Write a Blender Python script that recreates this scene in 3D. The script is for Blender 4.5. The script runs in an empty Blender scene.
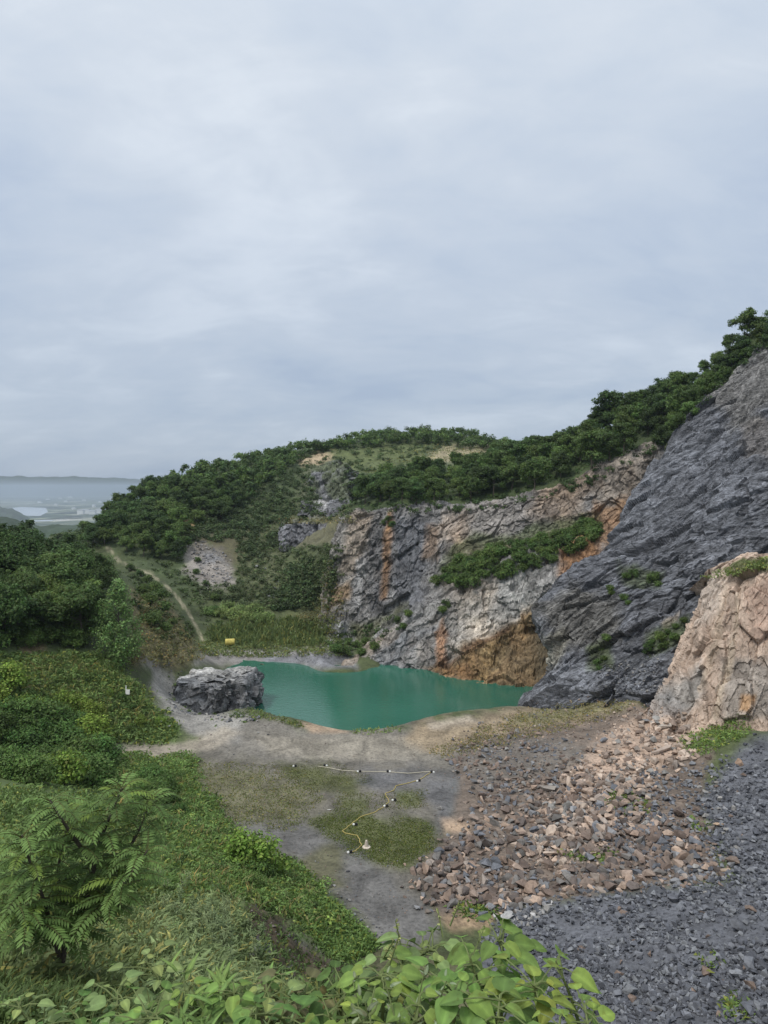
import bpy, bmesh, math, random
import numpy as np
from mathutils import Vector, Matrix
from mathutils.bvhtree import BVHTree

random.seed(7)
RNG = np.random.default_rng(7)
SC = bpy.context.scene
COL = SC.collection

# ------------------------------------------------------------------ camera
W, H, FPX = 768, 1024, 710.0
CAM = np.array([0.0, 0.0, 22.0])
PITCH = math.atan((512 - 488) / FPX)
cp, sp = math.cos(PITCH), math.sin(PITCH)

def ray(px, py):
    u = (px - 384.0) / FPX
    v = -(py - 512.0) / FPX
    return np.array([u, cp + v * sp, -sp + v * cp])

def P(px, py, Y):
    d = ray(px, py)
    return CAM + d * (Y / d[1])

def F(px, py, z=0.0):
    d = ray(px, py)
    return CAM + d * ((z - CAM[2]) / d[2])

def project(V):
    R = V - CAM
    f = R[:, 1] * cp - R[:, 2] * sp
    up = R[:, 1] * sp + R[:, 2] * cp
    f = np.where(f < 0.05, 0.05, f)
    return 384 + FPX * R[:, 0] / f, 512 - FPX * up / f

cam_data = bpy.data.cameras.new('camera')
cam = bpy.data.objects.new('camera', cam_data)
COL.objects.link(cam)
cam.location = CAM
cam.rotation_euler = (math.pi / 2 - PITCH, 0, 0)
cam_data.sensor_fit = 'VERTICAL'
cam_data.sensor_height = 36.0
cam_data.lens = FPX / H * 36.0
cam_data.clip_start = 0.05
cam_data.clip_end = 40000
SC.camera = cam

# ------------------------------------------------------------------ noise (numpy)
def _hash(ix, iy, iz, seed):
    with np.errstate(over='ignore'):
        h = (ix.astype(np.uint32) * np.uint32(374761393)) ^ (iy.astype(np.uint32) * np.uint32(668265263)) \
            ^ (iz.astype(np.uint32) * np.uint32(2147483647 - 58)) ^ np.uint32((seed * 1274126177) & 0xffffffff)
        h = (h ^ (h >> np.uint32(13))) * np.uint32(1274126177)
        h = (h ^ (h >> np.uint32(16))) * np.uint32(2246822519)
        h = h ^ (h >> np.uint32(15))
    return h

def _h01(ix, iy, iz, seed):
    return _hash(ix, iy, iz, seed).astype(np.float64) / 4294967295.0

def vnoise(p, seed=0):
    i = np.floor(p).astype(np.int64)
    f = p - i
    f = f * f * f * (f * (f * 6 - 15) + 10)
    out = 0
    for dx in (0, 1):
        wx = f[:, 0] if dx else 1 - f[:, 0]
        for dy in (0, 1):
            wy = f[:, 1] if dy else 1 - f[:, 1]
            for dz in (0, 1):
                wz = f[:, 2] if dz else 1 - f[:, 2]
                out = out + wx * wy * wz * _h01(i[:, 0] + dx, i[:, 1] + dy, i[:, 2] + dz, seed)
    return out * 2 - 1

def fbm(p, octaves=4, seed=0, gain=0.5, ridged=False):
    a, s, out, tot = 1.0, 1.0, 0, 0
    for o in range(octaves):
        n = vnoise(p * s + o * 17.3, seed + o)
        if ridged:
            n = 1 - 2 * np.abs(n)
        out = out + a * n
        tot += a
        a *= gain
        s *= 2.03
    return out / tot

def cells(p, seed=0):
    """faceted cell noise: every cell gets its own offset and tilt; returns (facet height, edge distance, cell value)"""
    i = np.floor(p).astype(np.int64)
    best = np.full(len(p), 9.0); sec = np.full(len(p), 9.0)
    val = np.zeros(len(p)); tilt = np.zeros(len(p))
    for dx in (-1, 0, 1):
        for dy in (-1, 0, 1):
            for dz in (-1, 0, 1):
                cx, cy, cz = i[:, 0] + dx, i[:, 1] + dy, i[:, 2] + dz
                ox, oy, oz = _h01(cx, cy, cz, seed), _h01(cx, cy, cz, seed + 1), _h01(cx, cy, cz, seed + 2)
                rx, ry, rz = p[:, 0] - cx - ox, p[:, 1] - cy - oy, p[:, 2] - cz - oz
                d = np.sqrt(rx * rx + ry * ry + rz * rz)
                v = _h01(cx, cy, cz, seed + 3)
                t = rx * (_h01(cx, cy, cz, seed + 4) - .5) + ry * (_h01(cx, cy, cz, seed + 5) - .5) + rz * (_h01(cx, cy, cz, seed + 6) - .5)
                m = d < best
                sec = np.where(m, best, np.minimum(sec, d))
                val = np.where(m, v, val); tilt = np.where(m, t, tilt)
                best = np.where(m, d, best)
    return (val - .5) + 1.6 * tilt, sec - best, val

# ------------------------------------------------------------------ mesh helpers
def mesh_np(name, V, faces, cols=None, smooth=False, mat=None):
    """faces: list of integer arrays (N,k); cols: per-vertex rgb"""
    me = bpy.data.meshes.new(name)
    V = np.asarray(V, dtype=np.float32)
    if not isinstance(faces, list):
        faces = [faces]
    faces = [np.asarray(f, dtype=np.int32) for f in faces if len(f)]
    loops = np.concatenate([f.ravel() for f in faces])
    tot = np.concatenate([np.full(len(f), f.shape[1], dtype=np.int32) for f in faces])
    start = np.concatenate([[0], np.cumsum(tot)[:-1]]).astype(np.int32)
    me.vertices.add(len(V)); me.vertices.foreach_set('co', V.ravel())
    me.loops.add(len(loops)); me.loops.foreach_set('vertex_index', loops)
    me.polygons.add(len(tot)); me.polygons.foreach_set('loop_start', start)
    me.polygons.foreach_set('loop_total', tot)
    me.polygons.foreach_set('use_smooth', np.full(len(tot), bool(smooth)))
    me.update(calc_edges=True)
    if cols is not None:
        a = me.color_attributes.new('Col', 'FLOAT_COLOR', 'POINT')
        c = np.ones((len(V), 4), dtype=np.float32)
        c[:, :3] = cols
        a.data.foreach_set('color', c.ravel())
    if mat:
        me.materials.append(mat)
    return me

def link(name, me, parent=None, loc=None):
    o = bpy.data.objects.new(name, me)
    COL.objects.link(o)
    if parent:
        o.parent = parent
    if loc is not None:
        o.location = loc
    return o

def tag(o, label=None, cat=None, group=None, kind=None):
    if label: o['label'] = label
    if cat: o['category'] = cat
    if group: o['group'] = group
    if kind: o['kind'] = kind
    return o

def empty(name, loc, rz=0.0, scale=(1, 1, 1)):
    o = bpy.data.objects.new(name, None)
    COL.objects.link(o)
    o.location = loc; o.rotation_euler = (0, 0, rz); o.scale = scale
    o.empty_display_size = 0.3
    return o

def copy_thing(src, loc, rot=(0, 0, 0), scale=(1, 1, 1)):
    c = src.copy(); COL.objects.link(c)
    c.location = loc; c.rotation_euler = rot; c.scale = scale
    for ch in src.children:
        d = ch.copy(); COL.objects.link(d); d.parent = c
    return c

class Soup:
    """collects pieces of geometry into one mesh"""
    def __init__(s):
        s.v = []; s.f = {}; s.c = []; s.n = 0
    def add(s, V, Fs, col=(1, 1, 1)):
        V = np.asarray(V, dtype=np.float64)
        Fs = Fs if isinstance(Fs, list) else [Fs]
        for f in Fs:
            f = np.asarray(f)
            s.f.setdefault(f.shape[1], []).append(f + s.n)
        s.v.append(V)
        c = np.asarray(col, dtype=np.float64)
        s.c.append(np.broadcast_to(c, V.shape) if c.ndim == 1 else c)
        s.n += len(V)
    def mesh(s, name, mat, smooth=False):
        return mesh_np(name, np.concatenate(s.v), [np.concatenate(x) for x in s.f.values()], np.concatenate(s.c), smooth, mat)
    def tube(s, pts, radii, sides=6, col=(1, 1, 1), cap=True):
        pts = np.asarray(pts, dtype=np.float64); n = len(pts)
        radii = np.broadcast_to(np.asarray(radii, dtype=np.float64), (n,))
        rings = []
        for i in range(n):
            t = pts[min(i + 1, n - 1)] - pts[max(i - 1, 0)]
            t /= (np.linalg.norm(t) + 1e-9)
            a = np.cross(t, [0.31, 0.87, 0.12] if abs(t[2]) > .8 else [0, 0, 1.0]); a /= np.linalg.norm(a) + 1e-9
            b = np.cross(t, a)
            th = np.arange(sides) * 2 * np.pi / sides
            rings.append(pts[i] + radii[i] * (np.cos(th)[:, None] * a + np.sin(th)[:, None] * b))
        V = np.concatenate(rings)
        i0 = np.arange(sides); i1 = (i0 + 1) % sides
        Fq = np.concatenate([np.stack([k * sides + i0, k * sides + i1, (k + 1) * sides + i1, (k + 1) * sides + i0], 1) for k in range(n - 1)])
        fs = [Fq]
        if cap:
            fs.append(np.array([list(range(sides))[::-1], list(range((n - 1) * sides, n * sides))]))
        s.add(V, fs, col)

# ------------------------------------------------------------------ materials
def node_mat(name):
    m = bpy.data.materials.new(name); m.use_nodes = True
    nt = m.node_tree
    b = nt.nodes['Principled BSDF']
    return m, nt, b

def N(nt, kind, **kw):
    n = nt.nodes.new(kind)
    for k, v in kw.items():
        if k.startswith('i_'):
            n.inputs[k[2:].replace('_', ' ')].default_value = v
        else:
            setattr(n, k, v)
    return n

def L(nt, a, b): nt.links.new(a, b)

def math_node(nt, op, a, b=None):
    n = nt.nodes.new('ShaderNodeMath'); n.operation = op
    for k, x in enumerate((a, b)):
        if x is None: continue
        if isinstance(x, (int, float)): n.inputs[k].default_value = x
        else: nt.links.new(x, n.inputs[k])
    return n.outputs[0]

def noise_tex(nt, vec, scale, detail=4, rough=0.6, dist=0.0):
    n = N(nt, 'ShaderNodeTexNoise')
    n.inputs['Scale'].default_value = scale; n.inputs['Detail'].default_value = detail
    n.inputs['Roughness'].default_value = rough; n.inputs['Distortion'].default_value = dist
    L(nt, vec, n.inputs['Vector'])
    return n

def ramp(nt, fac, stops):
    r = N(nt, 'ShaderNodeValToRGB')
    while len(r.color_ramp.elements) < len(stops): r.color_ramp.elements.new(0.5)
    for e, (p, c) in zip(r.color_ramp.elements, stops):
        e.position = p
        e.color = (c, c, c, 1) if isinstance(c, (int, float)) else (*c, 1)
    L(nt, fac, r.inputs['Fac'])
    return r.outputs['Color']

def mul(nt, a, b, fac=1.0):
    m = N(nt, 'ShaderNodeMix', data_type='RGBA', blend_type='MULTIPLY')
    m.inputs[0].default_value = fac
    L(nt, a, m.inputs[6]); L(nt, b, m.inputs[7])
    return m.outputs[2]

def rock_mat(name, rot, stretch, s_big, s_fine, bump, contrast=(0.55, 1.5), vor=0.0):
    """vertex colour times layered noise, the grain stretched along the bedding"""
    m, nt, b = node_mat(name)
    geo = N(nt, 'ShaderNodeNewGeometry')
    mp = N(nt, 'ShaderNodeMapping')
    mp.inputs['Rotation'].default_value = rot
    mp.inputs['Scale'].default_value = stretch
    L(nt, geo.outputs['Position'], mp.inputs['Vector'])
    v = mp.outputs['Vector']
    n1 = noise_tex(nt, v, s_big, 6, 0.65, 0.8)
    n2 = noise_tex(nt, v, s_fine, 5, 0.7)
    at = N(nt, 'ShaderNodeVertexColor', layer_name='Col')
    c1 = ramp(nt, n1.outputs['Fac'], [(0.3, contrast[0]), (0.5, 1.0), (0.72, contrast[1])])
    c2 = ramp(nt, n2.outputs['Fac'], [(0.32, contrast[0]), (0.5, 1.0), (0.7, contrast[1] * 0.92)])
    col = mul(nt, mul(nt, at.outputs['Color'], c1), c2)
    h = math_node(nt, 'ADD', n1.outputs['Fac'], math_node(nt, 'MULTIPLY', n2.outputs['Fac'], 0.5))
    if vor:
        vo = N(nt, 'ShaderNodeTexVoronoi', feature='DISTANCE_TO_EDGE')
        vo.inputs['Scale'].default_value = vor
        L(nt, v, vo.inputs['Vector'])
        cr = ramp(nt, vo.outputs['Distance'], [(0.0, 0.0), (0.06, 1.0)])
        h = math_node(nt, 'ADD', h, math_node(nt, 'MULTIPLY', cr, 0.35))
        cc = ramp(nt, vo.outputs['Distance'], [(0.0, 0.62), (0.05, 1.0)])
        col = mul(nt, col, cc, 0.7)
    bp = N(nt, 'ShaderNodeBump')
    bp.inputs['Strength'].default_value = 0.9; bp.inputs['Distance'].default_value = bump
    L(nt, h, bp.inputs['Height']); L(nt, bp.outputs['Normal'], b.inputs['Normal'])
    L(nt, col, b.inputs['Base Color'])
    b.inputs['Roughness'].default_value = 0.85
    b.inputs['Specular IOR Level'].default_value = 0.3
    return m

def leaf_mat(name, var=0.25, trans=0.35, rough=0.55, objcol=False, blotch=0.0):
    m, nt, b = node_mat(name)
    at = N(nt, 'ShaderNodeVertexColor', layer_name='Col')
    oi = N(nt, 'ShaderNodeObjectInfo')
    hs = N(nt, 'ShaderNodeHueSaturation')
    mr = N(nt, 'ShaderNodeMapRange')
    mr.inputs[3].default_value = 1 - var; mr.inputs[4].default_value = 1 + var
    L(nt, oi.outputs['Random'], mr.inputs[0])
    L(nt, mr.outputs[0], hs.inputs['Value'])
    mr2 = N(nt, 'ShaderNodeMapRange')
    mr2.inputs[3].default_value = 0.485; mr2.inputs[4].default_value = 0.51
    L(nt, math_node(nt, 'FRACT', math_node(nt, 'MULTIPLY', oi.outputs['Random'], 7.31)), mr2.inputs[0])
    L(nt, mr2.outputs[0], hs.inputs['Hue'])
    src = at.outputs['Color']
    if objcol:
        src = mul(nt, at.outputs['Color'], oi.outputs['Color'])
    if blotch:
        geo = N(nt, 'ShaderNodeNewGeometry')
        nb = noise_tex(nt, geo.outputs['Position'], blotch, 4, 0.6)
        src = mul(nt, src, ramp(nt, nb.outputs['Fac'], [(0.30, (0.72, 0.62, 0.55)), (0.42, (0.9, 0.9, 0.9)), (0.6, (1.06, 1.05, 1.0)), (0.75, (1.2, 1.15, 1.0))]))
    L(nt, src, hs.inputs['Color'])
    L(nt, hs.outputs[0], b.inputs['Base Color'])
    b.inputs['Roughness'].default_value = rough
    b.inputs['Specular IOR Level'].default_value = 0.18
    tr = N(nt, 'ShaderNodeBsdfTranslucent')
    L(nt, hs.outputs[0], tr.inputs['Color'])
    mx = N(nt, 'ShaderNodeMixShader'); mx.inputs[0].default_value = trans
    L(nt, b.outputs[0], mx.inputs[1]); L(nt, tr.outputs[0], mx.inputs[2])
    L(nt, mx.outputs[0], nt.nodes['Material Output'].inputs['Surface'])
    return m

def simple_mat(name, color, rough=0.6, var=0.15, scale=20, bump=0.0, objcol=False, vcol=False):
    m, nt, b = node_mat(name)
    tc = N(nt, 'ShaderNodeTexCoord')
    n = noise_tex(nt, tc.outputs['Object'], scale, 5, 0.6)
    c = ramp(nt, n.outputs['Fac'], [(0.25, 1 - var * 2), (0.5, 1.0), (0.75, 1 + var)])
    if objcol:
        oi = N(nt, 'ShaderNodeObjectInfo'); src = oi.outputs['Color']
    elif vcol:
        src = N(nt, 'ShaderNodeVertexColor', layer_name='Col').outputs['Color']
    else:
        rgb = N(nt, 'ShaderNodeRGB'); rgb.outputs[0].default_value = (*color, 1); src = rgb.outputs[0]
    L(nt, mul(nt, src, c), b.inputs['Base Color'])
    b.inputs['Roughness'].default_value = rough
    b.inputs['Specular IOR Level'].default_value = 0.3
    if bump:
        bp = N(nt, 'ShaderNodeBump'); bp.inputs['Distance'].default_value = bump
        L(nt, n.outputs['Fac'], bp.inputs['Height']); L(nt, bp.outputs['Normal'], b.inputs['Normal'])
    return m

M_GROUND = rock_mat('ground_soil', (0, 0, 0), (1, 1, 1), 0.45, 4.5, 0.16, (0.55, 1.42))
M_SLATE = rock_mat('dark_slate', (0.3, 0.88, 0.2), (0.5, 1.6, 1.6), 0.55, 2.4, 0.5, (0.42, 1.9))
M_CLIFF = rock_mat('stained_limestone', (0.1, 0.3, 0.1), (1.5, 1.3, 0.62), 0.5, 2.0, 0.5, (0.45, 1.55))
M_PINK = rock_mat('pink_sandstone', (0.1, 0.35, 0.1), (1.3, 1.2, 0.5), 0.6, 3.2, 0.3, (0.7, 1.3))
M_OUTCROP = rock_mat('black_grey_rock', (0.3, 0.5, 0.2), (1.3, 1.3, 0.8), 0.7, 3.5, 0.35, (0.45, 1.7))
M_LEAF = leaf_mat('tree_leaves')
M_SHRUB = leaf_mat('shrub_leaves', 0.2, 0.35)
M_HERB = leaf_mat('herb_leaves', 0.1, 0.24, 0.6, blotch=26.0)
M_BARK = simple_mat('bark', (0.09, 0.075, 0.06), 0.9, 0.3, 12, 0.02)
M_STEM = simple_mat('green_stem', (0.12, 0.15, 0.05), 0.7, 0.2, 30)
M_STONE = simple_mat('stone', (1, 1, 1), 0.85, 0.22, 3.0, 0.05, objcol=True)
M_RUBBLE = simple_mat('rubble_stone', (1, 1, 1), 0.85, 0.22, 2.5, 0.05, vcol=True)
M_VCOL = simple_mat('painted', (1, 1, 1), 0.6, 0.1, 4.0, vcol=True)

# ------------------------------------------------------------------ interpolation of control points
def catmull(A, n):
    """A: (k, ..., 3) control rows -> n samples along axis 0"""
    k = len(A)
    t = np.linspace(0, k - 1, n)
    i = np.clip(np.floor(t).astype(int), 0, k - 2)
    f = (t - i).reshape((-1,) + (1,) * (A.ndim - 1))
    p0 = A[np.clip(i - 1, 0, k - 1)]; p1 = A[i]; p2 = A[i + 1]; p3 = A[np.clip(i + 2, 0, k - 1)]
    return 0.5 * (2 * p1 + (p2 - p0) * f + (2 * p0 - 5 * p1 + 4 * p2 - p3) * f ** 2 + (3 * p1 - p0 - 3 * p2 + p3) * f ** 3)

def patch(rows, nu, nv):
    """rows[r][c] world points, bottom row first -> dense grid (nv,nu,3)"""
    A = np.array(rows)
    A = catmull(A, nv)
    A = np.swapaxes(catmull(np.swapaxes(A, 0, 1), nu), 0, 1)
    return A

def grid_faces(nv, nu):
    i = np.arange(nv * nu).reshape(nv, nu)
    return np.stack([i[:-1, :-1].ravel(), i[:-1, 1:].ravel(), i[1:, 1:].ravel(), i[1:, :-1].ravel()], 1)

def grid_normals(G):
    du = np.gradient(G, axis=1); dv = np.gradient(G, axis=0)
    n = np.cross(du, dv)
    return n / (np.linalg.norm(n, axis=2, keepdims=True) + 1e-9)

def poly_sd(px, py, poly):
    """signed distance in reference units, negative inside"""
    poly = np.array(poly, dtype=float)
    d = np.full(len(px), 1e9); inside = np.zeros(len(px), bool)
    for a, b in zip(poly, np.roll(poly, -1, axis=0)):
        e = b - a
        t = np.clip(((px - a[0]) * e[0] + (py - a[1]) * e[1]) / (e @ e + 1e-9), 0, 1)
        d = np.minimum(d, np.hypot(px - a[0] - t * e[0], py - a[1] - t * e[1]))
        c = (a[1] > py) != (b[1] > py)
        with np.errstate(divide='ignore', invalid='ignore'):
            x = a[0] + (py - a[1]) * e[0] / (e[1] if e[1] else 1e-9)
        inside ^= c & (px < x)
    return np.where(inside, -d, d)

def line_sd(px, py, pts, w):
    pts = np.array(pts, dtype=float)
    d = np.full(len(px), 1e9)
    for a, b in zip(pts[:-1], pts[1:]):
        e = b - a
        t = np.clip(((px - a[0]) * e[0] + (py - a[1]) * e[1]) / (e @ e + 1e-9), 0, 1)
        d = np.minimum(d, np.hypot(px - a[0] - t * e[0], py - a[1] - t * e[1]))
    return d - w

def paint(V, base, layers, nscale=0.4, seed=50):
    """lays mineral / soil / plant-cover colours over the surface, edges broken up by world-space noise"""
    px, py = project(V)
    nz = fbm(V * nscale * 1.4, 6, seed, .6)
    nz2 = fbm(V * nscale * 3.1, 3, seed + 9)
    c = np.empty((len(V), 3)); c[:] = base
    for lay in layers:
        shape, col, feather, rough = lay[:4]
        op = lay[4] if len(lay) > 4 else 1.0
        sd = line_sd(px, py, shape[1], shape[2]) if shape[0] == 'line' else poly_sd(px, py, shape)
        sd = sd + (nz * 1.3 + nz2 * 0.7) * rough
        m = np.clip(0.5 - sd / max(feather, 1e-3), 0, 1)[:, None] * op
        c = c * (1 - m) + np.array(col) * m
    return np.clip(c * (1 + 0.18 * nz2[:, None]), 0.004, 0.9)

COLLIDE = []   # (verts, faces) for placing things on the ground

# ------------------------------------------------------------------ rock faces: control rows (pixel x, pixel y, distance), bottom row first
ctrl = []            # world control points of the ground sheet

def rowpts(rows):
    return [[P(*q) for q in r] for r in rows]

# far limestone wall round the pool (two tiers with a green ledge between them)
cliff_rows = rowpts([
 [(322,676,104),(355,678,97),(385,682,95),(420,686,93),(455,692,89.5),(490,702,85.5),(522,712,83),(552,716,82.5),(590,716,85),(632,716,87),(668,700,92)],
 [(322,664,104),(355,667,97),(385,671,94),(420,674,92),(455,680,88.5),(490,689,85),(521,698,82.5),(550,704,82),(590,705,84),(630,705,86),(668,690,91)],
 [(322,660,105),(358,665,98),(388,656,96),(422,640,95),(455,632,94),(490,632,92),(522,638,91),(548,640,88.5),(585,640,88),(630,640,90),(668,640,93)],
 [(320,652,108),(360,660,99),(393,634,98.5),(425,604,99.5),(455,584,98.5),(490,574,97),(524,566,95.5),(553,566,93),(590,560,92.5),(630,556,94),(668,560,96)],
 [(320,644,112),(354,636,109),(387,622,108),(420,590,106.5),(453,562,106),(490,547,105),(528,540,103.5),(562,532,102),(597,526,99.5),(632,516,99),(668,520,100)],
 [(322,590,117),(338,575,113),(384,572,111),(420,552,110),(455,534,109),(490,524,107.5),(530,517,106),(563,508,104.5),(597,500,102.5),(632,488,101.5),(666,490,102)],
 [(338,528,122),(349,514,116.5),(386,511,114),(424,511,113),(460,508,112),(495,504,110),(530,498,109),(561,488,108),(600,470,106),(634,453,104.5),(664,440,103.5)],
 [(346,522,128),(354,512,121),(388,508,119),(426,508,118),(462,505,117),(497,502,115),(532,496,114),(563,486,113),(602,469,111),(636,452,110),(668,440,110)],
])
for r in cliff_rows[-1]: r += np.array([0, 3, -2.0])

slab_edge = [(519,722,71.5),(521,705,72.5),(551,669,76),(537,614,80),(556,588,82.5),(577,570,84.5),(602,556,86.5),(627,517,90),(657,466,94.5),(693,415,98),(711,394,100)]
slab_rows = rowpts([
 [slab_edge[0],(580,722,68),(650,728,64),(720,725,62),(800,725,60),(900,720,58)],
 [slab_edge[1],(590,694,69),(650,690,66.5),(720,684,64),(810,675,62),(910,665,59)],
 [slab_edge[2],(600,662,72),(655,652,69),(720,642,66.5),(820,630,64),(920,610,61)],
 [slab_edge[3],(595,612,75.5),(655,605,72),(720,595,69.5),(825,580,67),(925,560,64)],
 [slab_edge[4],(608,590,77.5),(662,583,74),(725,572,71.3),(828,555,68.5),(928,530,66)],
 [slab_edge[5],(620,568,79.5),(670,560,76),(730,550,73),(830,530,70),(930,500,67)],
 [slab_edge[6],(638,548,82),(682,538,78),(737,527,75.5),(835,505,72),(935,470,69)],
 [slab_edge[7],(660,514,85.5),(700,506,81.5),(748,496,78),(843,475,74.5),(940,430,71)],
 [slab_edge[8],(685,465,90),(720,457,86.5),(762,447,83),(852,420,79),(950,380,75)],
 [slab_edge[9],(718,412,95),(748,404,91.5),(784,392,88.5),(862,362,84),(960,320,79)],
 [slab_edge[10],(733,381,98.5),(768,352,97),(804,330,94),(872,295,90),(970,255,84)],
])
wrap = []
for r in slab_rows:
    wrap.append([r[0] + np.array([3.5, 9.0, -0.6])] + r)
slab_rows = wrap
slab_rows.append([p + np.array([0.5, 5.0, -1.5]) for p in slab_rows[-1]])

pink_rows = rowpts([
 [(640,740,60),(680,752,56.5),(720,758,54),(775,760,52.5),(850,765,50),(930,770,48)],
 [(655,706,61.5),(690,716,58),(725,722,56),(775,722,54),(850,720,52),(930,720,50)],
 [(672,667,62.3),(700,668,59.2),(732,668,57),(776,668,55.2),(850,665,53),(930,660,51)],
 [(684,633,63),(710,632,60),(736,630,58),(776,628,56.3),(850,620,54),(930,610,52)],
 [(697,600,63.8),(718,596,61.2),(741,593,59.2),(777,588,57.4),(850,578,55),(930,565,53)],
 [(706,577,65),(726,573,62.5),(748,567,60.5),(780,559,58.6),(850,547,56),(930,530,54)],
])
wrap = []
for k, r in enumerate(pink_rows):
    r[0] = r[0] + np.array([0.6, 0, 0])
    wrap.append([r[0] + np.array([2.8, 7.0, -0.4 - (2.6 if k >= 4 else 0)])] + r)
pink_rows = wrap
pink_rows.append([p + np.array([0.3, 2.5, 0.15 if k > 1 else -0.5 if k else -2.5]) for k, p in enumerate(pink_rows[-1])])
pink_rows.append([p + np.array([0.6, 5.0, -2.2]) for p in pink_rows[-1]])

GREY = (0.18, 0.172, 0.165); PALE = (0.36, 0.35, 0.34); TAN = (0.33, 0.26, 0.19); ORANGE = (0.34, 0.185, 0.08)
OCHRE = (0.185, 0.13, 0.068); DARK = (0.085, 0.085, 0.092); MOSS = (0.07, 0.09, 0.03)

def rock_face(name, rows, nu, nv, amp, freq, strata, mat, base, layers, seed, extra=None, frot=(0, 0, 0)):
    G = patch(rows, nu, nv)
    nrm = grid_normals(G)
    V = G.reshape(-1, 3); n = nrm.reshape(-1, 3)
    if (n @ np.array([0, -1.0, 0.4])).mean() < 0: n = -n
    R = np.array(Matrix.Rotation(frot[0], 3, 'X') @ Matrix.Rotation(frot[1], 3, 'Y') @ Matrix.Rotation(frot[2], 3, 'Z'))
    Q = (V @ R.T) * np.array(strata)
    big = fbm(V * freq * 0.28, 3, seed)
    f1, e1, v1 = cells(Q * freq + 0.35 * big[:, None], seed + 20)
    f2, e2, v2 = cells(Q * freq * 2.7 + 0.3 * big[:, None], seed + 40)
    f3, e3, v3 = cells(Q * freq * 6.5, seed + 60)
    rd = fbm(Q * freq * 1.6, 5, seed + 3, 0.55, ridged=True)
    soft = name == 'quarry_cliff'
    d = 0.9 * big + (0.6 if soft else 0.9) * f1 + (0.28 if soft else 0.42) * f2 + 0.16 * f3 + (0.34 if soft else 0.25) * rd - (0.08 if soft else 0.22) * np.exp(-e1 * 14)
    edge = np.ones((nv, nu)); edge[-1] = 0.2; edge[0] = 0.3
    if name == 'pink_rock_face': edge *= np.clip((1.02 - np.linspace(0, 1, nv)) / .3, .15, 1)[:, None]
    V2 = V + n * (d * amp * edge.ravel())[:, None]
    if extra is not None:
        V2 = V2 + n * extra(V2)[:, None]
    col = paint(V, base, layers, 0.16, seed + 7)
    if name == 'quarry_cliff':
        wm = np.clip(fbm(V * np.array([.16, .16, .07]), 4, 99) * 1.8 + .1, 0, 1)[:, None] * .55
        col = col * (1 - wm) + (col * np.array([1.55, 1.22, .88])) * wm
    col = col * (0.85 + 0.35 * v2[:, None] * 1.0) * (0.9 + 0.2 * v1[:, None])
    me = mesh_np(name, V2, grid_faces(nv, nu), np.clip(col, 0.004, 0.85), False, mat)
    o = link(name, me)
    tag(o, kind='structure')
    COLLIDE.append((V2, grid_faces(nv, nu)))
    return o

def band(px0, px1, top, bot, lean=0):
    return [(px0, top), (px1, top), (px1 + lean, bot), (px0 + lean, bot)]

def cliff_extra(V):
    px, py = project(V)
    rec = poly_sd(px, py, [(470, 678), (500, 640), (535, 618), (548, 690), (530, 705), (490, 692)])
    return -0.6 * np.clip(0.5 - rec / 10, 0, 1)

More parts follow.
